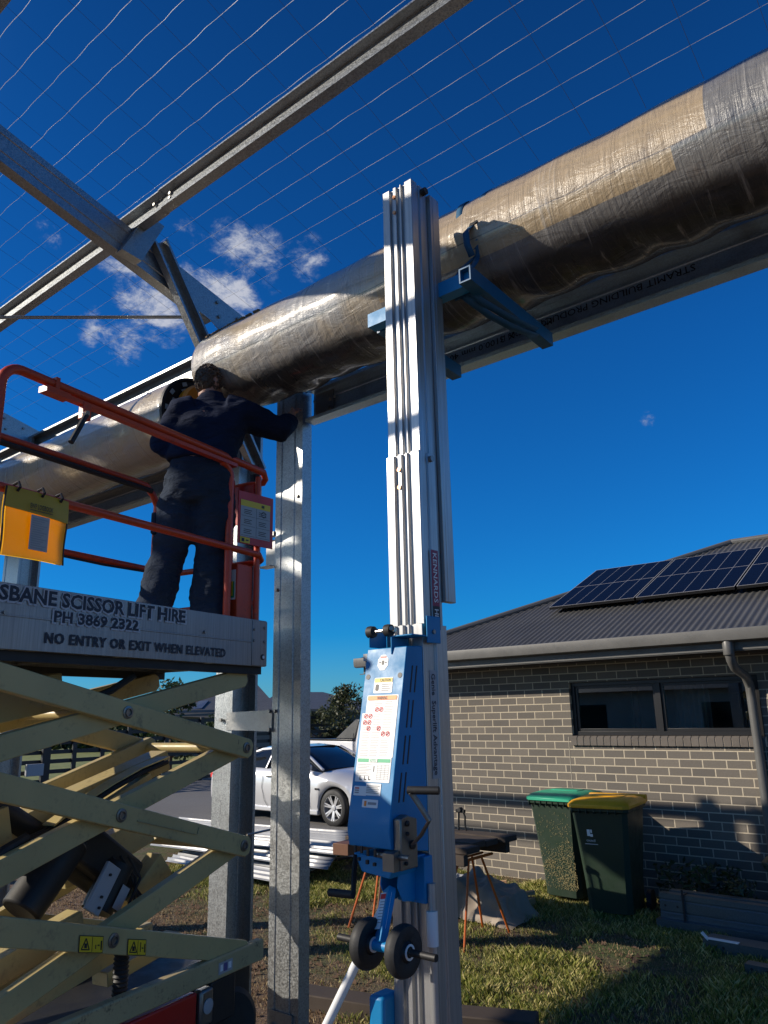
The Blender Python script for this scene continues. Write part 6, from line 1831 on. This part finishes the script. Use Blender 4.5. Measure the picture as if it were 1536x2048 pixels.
# ================================================================== FENCE, GATE BOXES
FX = -20.7
fe = empty('slat_fence', (FX, 18, 0), 'long black slat fence along the far side of the driveway', 'fence')
slats = [.06, .30, .54, .80, 1.04, 1.28, 1.50, 1.78]
mb = MB()
for z in slats: mb.box(FX - .015, FX + .015, 6.5, 34, z, z + .105)
mb.build('slat', M['dark_fence'], fe, smooth=False)
def post_y(px): return on_x(px, 1500, FX).y
for i, px in enumerate((-60, 30, 90, 147, 203, 255, 330, 400, 470, 540, 610, 678, 740)):
    y = post_y(px); big = i == 2
    mb = MB(); w_ = .11 if big else .06
    mb.box(FX + .02, FX + .02 + w_, y - w_, y + w_, 0, 2.1 if big else 1.92); mb.build('post', M['dark_fence'], fe, bevel=.005)
for (px, py, w_, h_, lb_) in ((68, 1540, .22, .30, 'pale grey electrical box on the fence by the broad gate post'), (108, 1572, .20, .16, 'small grey box low on the fence right of the broad gate post')):
    p_ = on_x(px, py, FX + .18)
    mb = MB(); mb.box(FX + .13, FX + .27, p_.y - w_, p_.y + w_, p_.z - h_ / 2, p_.z + h_ / 2)
    b_ = mb.build('meter_box', M['grey_sticker'], None, bevel=.01); tag(b_, lb_, 'meter box', 'boxes on the fence')
# red ride-on mower beyond the fence
mw = empty('ride_on_mower', (0, 0, 0), 'small red ride-on mower parked on the lawn beyond the black fence', 'mower')
mb = MB(); mb.box(-.1, .75, -.33, .33, .42, .80); mb.box(-.75, -.1, -.40, .40, .35, .52); mb.build('body', M['redcar'], mw, bevel=.07)
mb = MB(); mb.box(-.65, -.30, -.22, .22, .60, .70); mb.box(-.72, -.62, -.22, .22, .65, 1.0); mb.build('seat', M['ink'], mw, bevel=.04)
mb = MB(); mb.tube([(.0, 0, .75), (-.12, 0, 1.0)], .02, 8); mb.lathe([(.17, -.015), (.19, 0), (.17, .015), (.16, 0)], (-.12, 0, 1.0), (-.5, 0, .85), 24, True); mb.build('steering_wheel', M['ink'], mw)
for wx, r in ((-.55, .26), (.6, .19)):
    for s_ in (-1, 1):
        mb = MB(); mb.lathe([(.08, -.09), (r * .9, -.09), (r, -.05), (r, .05), (r * .9, .09), (.08, .09)], (wx, s_ * .42, r), (0, 1, 0), 24, True); mb.build('wheel', M['rubber'], mw)
m_ = at_dist(272, 1530, 25.5); mw.location = (m_.x, m_.y, .03); mw.rotation_euler = (0, 0, radians(55))

# ================================================================== FAR HOUSES
def far_house(label, ridge, eave, back, panels=(), wallz=2.3):
    """ridge / eave: lists of photo points with distances; the roof slope between them faces us"""
    R = [at_dist(*p) for p in ridge]; E = [at_dist(*p) for p in eave]
    e = empty('house', (E[0].x, E[0].y, 0), label, 'house', 'houses beyond the fence')
    hfw = V((-sin(YAW), cos(YAW), 0))
    mb = MB(); n = len(E)
    fs = []
    # triangulated strip between ridge and eave polylines
    allp = E + R
    top = [n + i for i in range(len(R))]
    m = len(R)
    loop = list(range(n)) + list(reversed(top))
    mb.add(allp, [tuple(loop)])
    Bk = [V((p.x, p.y, E[0].z)) + hfw * back for p in R]
    for i in range(m - 1): mb.add([R[i], R[i + 1], Bk[i + 1], Bk[i]], [(0, 1, 2, 3)])
    mb.add([E[0], R[0], Bk[0]], [(0, 1, 2)]); mb.add([E[-1], R[-1], Bk[-1]], [(0, 1, 2)])
    rf = mb.build('roof', M['colorbond'], e, smooth=False)
    mb = MB(); a_, b_ = E[0], E[-1]; ins = hfw * .6
    for q0, q1 in ((a_ + ins, b_ + ins), (b_ + ins, V(Bk[-1])), (V(Bk[-1]), V(Bk[0])), (V(Bk[0]), a_ + ins)):
        p0 = V((q0.x, q0.y, wallz / 2)); p1 = V((q1.x, q1.y, wallz / 2)); mb.beam(p0, p1, .25, wallz)
    mb.build('wall', paint('far_render', (.20, .18, .17), .8, .1), e, smooth=False)
    mb = MB(); mb.beam(a_ + V((0, 0, -.06)), b_ + V((0, 0, -.06)), .12, .16); mb.build('gutter', M['colorbond_trim'], e)
    for (c, s_) in panels:
        P_ = [at_dist(*p) for p in c]
        nn = (P_[1] - P_[0]).cross(P_[3] - P_[0]).normalized()
        if nn.z < 0: nn = -nn
        mb = MB(); vs = [p + nn * .10 for p in P_] + [p + nn * .15 for p in P_]
        mb.add(vs, [(0, 1, 2, 3), (4, 5, 6, 7), (0, 1, 5, 4), (1, 2, 6, 5), (2, 3, 7, 6), (3, 0, 4, 7)])
        mb.build('solar_panel', M['solar_far'], e, smooth=False)
    return e
k = Mat('far_solar_panel'); k.set(Base_Color=(.05, .06, .09), Roughness=.15); M['solar_far'] = k.m
far_house('dark-roofed house with two rows of solar panels, seen left of the steel column', [(448, 1367, 46), (512, 1366, 46)], [(330, 1432, 40), (438, 1436, 40), (560, 1420, 41)], 6,
          panels=(([(384, 1404, 43.2), (404, 1402, 43.2), (416, 1391, 44.2), (388, 1393, 44.2)], 0), ([(378, 1424, 41.3), (404, 1422, 41.3), (418, 1406, 42.6), (386, 1409, 42.6)], 0)))
far_house('dark-roofed house rising behind the leafy tree between jamb and mast', [(560, 1384, 58), (646, 1384, 58)], [(505, 1416, 52), (790, 1422, 52)], 7)
far_house('distant pale roof peeking over the fence left of the scissor lift', [(30, 1440, 75), (60, 1440, 75)], [(-10, 1452, 70), (110, 1450, 70)], 6)

# house behind the shed, seen only as a reflection in the window
nb = empty('house', (-13, -16, 0), 'neighbouring house behind the shed, reflected in the wide black window', 'house')
mb = MB(); mb.box(-24, -4, -22, -14, 0, 2.7); mb.build('wall', paint('pale_render', (.50, .46, .40), .8, .15), nb, smooth=False)
mb = MB(); mb.add([(-24.6, -13.4, 2.6), (-3.4, -13.4, 2.6), (-3.4, -22.6, 2.6), (-24.6, -22.6, 2.6), (-20, -18, 4.4), (-8, -18, 4.4)], [(0, 1, 5, 4), (1, 2, 5), (2, 3, 4, 5), (3, 0, 4), (3, 2, 1, 0)]); mb.build('roof', M['colorbond'], nb, smooth=False)
for x in (-20, -15.5, -10, -6.5):
    mb = MB(); mb.box(x, x + 1.6, -14.0, -13.96, .9, 2.1); mb.build('window', M['glass_dark'], nb, smooth=False)
# ================================================================== TREES
def tree(loc, h, r, mat, label, seed, n=2600, trunk=.09, leaf=(.05, .11), squash=.8, base=.25):
    rr = random.Random(seed)
    e = empty('tree', loc, label, 'tree', 'trees beyond the fence')
    mb = MB(); lx, ly = loc[0], loc[1]
    mb.tube([(lx, ly, -.05), (lx + .05, ly, h * .3), (lx - .04, ly + .03, h * .62), (lx, ly, h * .85)], [trunk, trunk * .8, trunk * .5, trunk * .15], 8)
    cl = []
    for i in range(16):
        a = rr.uniform(0, 2 * pi); q_ = rr.random(); d = r * (.25 + .7 * rr.random()); z = h * (base + (.93 - base) * q_)
        d *= max(.25, sin(pi * (.15 + .8 * q_)))
        c = V((lx + cos(a) * d, ly + sin(a) * d, z)); cl.append((c, r * rr.uniform(.25, .48)))
        mb.tube([(lx, ly, max(.2, z - .5 * d)), lerp(V((lx, ly, z - .3 * d)), c, .6), c], [trunk * .4, trunk * .25, trunk * .08], 5)
    mb.build('trunk', M['bark'], e)
    mb = MB()
    for i in range(n):
        c, cr_ = rr.choice(cl)
        v_ = V((rr.gauss(0, 1), rr.gauss(0, 1), rr.gauss(0, 1))).normalized() * (cr_ * (.35 + .75 * rr.random()))
        v_.z *= squash; p = c + v_; s = rr.uniform(*leaf)
        t1 = V((rr.uniform(-1, 1), rr.uniform(-1, 1), rr.uniform(-1, 1))).normalized(); t2 = t1.cross(V((rr.uniform(-1, 1), rr.uniform(-1, 1), rr.uniform(-1, 1)))).normalized()
        mb.add([p - t1 * s, p + t2 * s * .42, p + t1 * s, p - t2 * s * .42], [(0, 1, 2, 3)])
    mb.build('crown', mat, e, smooth=False)
    return e
def tpos(px, d): p = at_dist(px, 1500, d); return (p.x, p.y, 0)
tree(tpos(340, 27), 3.15, 1.05, M['leaf_dark'], 'round dark green tree showing above the cream scissor arm', 31)
tree(tpos(688, 30), 3.0, 1.15, M['leaf_olive'], 'olive green leafy tree behind the fence left of the blue winch cover', 32, 3200)
tree(tpos(640, 33), 2.2, .9, M['leaf_olive'], 'low sparse shrub-like tree just right of the steel jamb', 33, 1400)
tree(tpos(428, 34), 2.0, .9, M['leaf_dark'], 'low dark tree under the edge of the panelled roof', 34, 1400)
rr = random.Random(77); mb = MB()
for i in range(9000):
    px = rr.uniform(-80, 470); p = at_dist(px, 1500, rr.uniform(48, 52)); z = .25 + 1.9 * rr.random() * (.75 + .25 * sin(px * .05) * sin(px * .021)); s = rr.uniform(.10, .26)
    t1 = V((rr.uniform(-1, 1), rr.uniform(-1, 1), rr.uniform(-1, 1))).normalized(); t2 = t1.cross(V((rr.uniform(-1, 1), rr.uniform(-1, 1), rr.uniform(-1, 1)))).normalized()
    c = V((p.x, p.y, z)); mb.add([c - t1 * s, c + t2 * s * .5, c + t1 * s, c - t2 * s * .5], [(0, 1, 2, 3)])
tag(mb.build('hedge', M['leaf_dark'], None, smooth=False), 'dark hedge far beyond the fence and lawn', 'hedge', kind='stuff')

# ================================================================== GRASS AND SOIL
def blades(name, n, pos, mat, hmin, hmax, wd, seed, label):
    rg = np.random.default_rng(seed)
    P_ = pos(rg, n); n = len(P_)
    h = rg.uniform(hmin, hmax, n) * (.5 + .8 * P_[:, 2]) * (.45 + 1.0 * vnoise(P_[:, 0], P_[:, 1], 4.5, 12)); a = rg.uniform(0, 2 * pi, n); ln = rg.uniform(.2, .9, n) * h
    la = rg.uniform(0, 2 * pi, n)
    vs = np.zeros((n, 4, 3))
    dx, dy = np.cos(a) * wd, np.sin(a) * wd
    vs[:, 0] = np.c_[P_[:, 0] - dx, P_[:, 1] - dy, np.full(n, -.004)]
    vs[:, 1] = np.c_[P_[:, 0] + dx, P_[:, 1] + dy, np.full(n, -.004)]
    mx_, my_ = P_[:, 0] + np.cos(la) * ln * .35, P_[:, 1] + np.sin(la) * ln * .35
    vs[:, 2] = np.c_[mx_ + dx * .8, my_ + dy * .8, h * .6]
    vs[:, 3] = np.c_[P_[:, 0] + np.cos(la) * ln, P_[:, 1] + np.sin(la) * ln, h]
    me = bpy.data.meshes.new(name)
    fs = np.arange(n * 4).reshape(n, 4)
    me.vertices.add(n * 4); me.vertices.foreach_set('co', vs.reshape(-1))
    me.loops.add(n * 4); me.loops.foreach_set('vertex_index', fs.reshape(-1).astype(np.int32))
    me.polygons.add(n); me.polygons.foreach_set('loop_start', np.arange(0, n * 4, 4, dtype=np.int32))
    me.update(calc_edges=True); me.validate()
    me.materials.append(mat)
    ob = bpy.data.objects.new(name, me); COL.objects.link(ob)
    return tag(ob, label, 'grass', kind='stuff')
def vnoise(x, y, s, seed=0):
    """cheap value noise"""
    X, Y = x * s, y * s
    xi, yi = np.floor(X).astype(int), np.floor(Y).astype(int); fx, fy = X - xi, Y - yi
    fx, fy = fx * fx * (3 - 2 * fx), fy * fy * (3 - 2 * fy)
    def hsh(i, j): return (np.sin(i * 127.1 + j * 311.7 + seed * 17.3) * 43758.5453) % 1.0
    return (hsh(xi, yi) * (1 - fx) + hsh(xi + 1, yi) * fx) * (1 - fy) + (hsh(xi, yi + 1) * (1 - fx) + hsh(xi + 1, yi + 1) * fx) * fy
def dens(x, y):
    nn = .6 * vnoise(x, y, 1.1, 1) + .4 * vnoise(x, y, 3.2, 2)
    d = np.clip((nn - .40) / .22, 0, 1)
    d *= np.clip((y - 3.75 - .9 * (vnoise(x, y, .8, 4) - .5)) / .7, 0, 1)
    lf = np.clip((x + 7.2 + 1.4 * (nn - .5)) / .9, 0, 1); d *= np.maximum(lf * np.clip((y - 4.6) / .9 + (x + 4.6), 0, 1), np.clip((y - 5.5) / .6, 0, 1) * np.clip((x + 9.5) / .8, 0, 1))
    return d
def green_pos(rg, n):
    x = rg.uniform(-9.6, .2, n); y = rg.uniform(3.3, 8.5, n); d = dens(x, y)
    k_ = rg.random(n) < d
    return np.c_[x[k_], y[k_], .35 + .65 * d[k_]]
def dry_pos(rg, n):
    x = rg.uniform(-9.6, .4, n); y = rg.uniform(3.1, 8.5, n); d = dens(x, y)
    k_ = rg.random(n) < (.34 + .5 * (1 - d) * (vnoise(x, y, 2.2, 9) > .45))
    return np.c_[x[k_], y[k_], np.full(k_.sum(), .4)]
blades('lawn_grass', 330000, green_pos, M['grass'], .014, .055, .0019, 1, 'green and yellowing lawn grass round the shed')
blades('dry_grass', 210000, dry_pos, M['grass_dry'], .010, .035, .0020, 2, 'dry straw grass in the bare soil round the shed')
rg = np.random.default_rng(5); mb = MB(); rr = random.Random(8)
cnt = 0
while cnt < 9000:
    x = rr.uniform(-9.4, -1.5); y = rr.uniform(3.2, 7.4)
    if dens(np.array([x]), np.array([y]))[0] > rr.random() * .8: continue
    s = .004 + .024 * rr.random() ** 4; cnt += 1
    c = V((x, y, s * .25)); a = [V((rr.uniform(-1, 1), rr.uniform(-1, 1), rr.uniform(-.6, 1))).normalized() * s * rr.uniform(.6, 1.2) for _ in range(5)]
    mb.add([c + V((s, 0, 0)), c + V((-s * .5, s * .8, 0)), c + V((-s * .5, -s * .8, 0)), c + V((0, 0, s)) + a[0] * .4, c + a[1]], [(0, 1, 3), (1, 2, 3), (2, 0, 3), (0, 1, 4), (1, 2, 4)])
tag(mb.build('soil_clods', paint('soil_clod', (.17, .105, .065), .95, .4, (.08, .05, .03), scale=20), None, smooth=False), 'loose clods of bare brown soil', 'soil', kind='stuff')
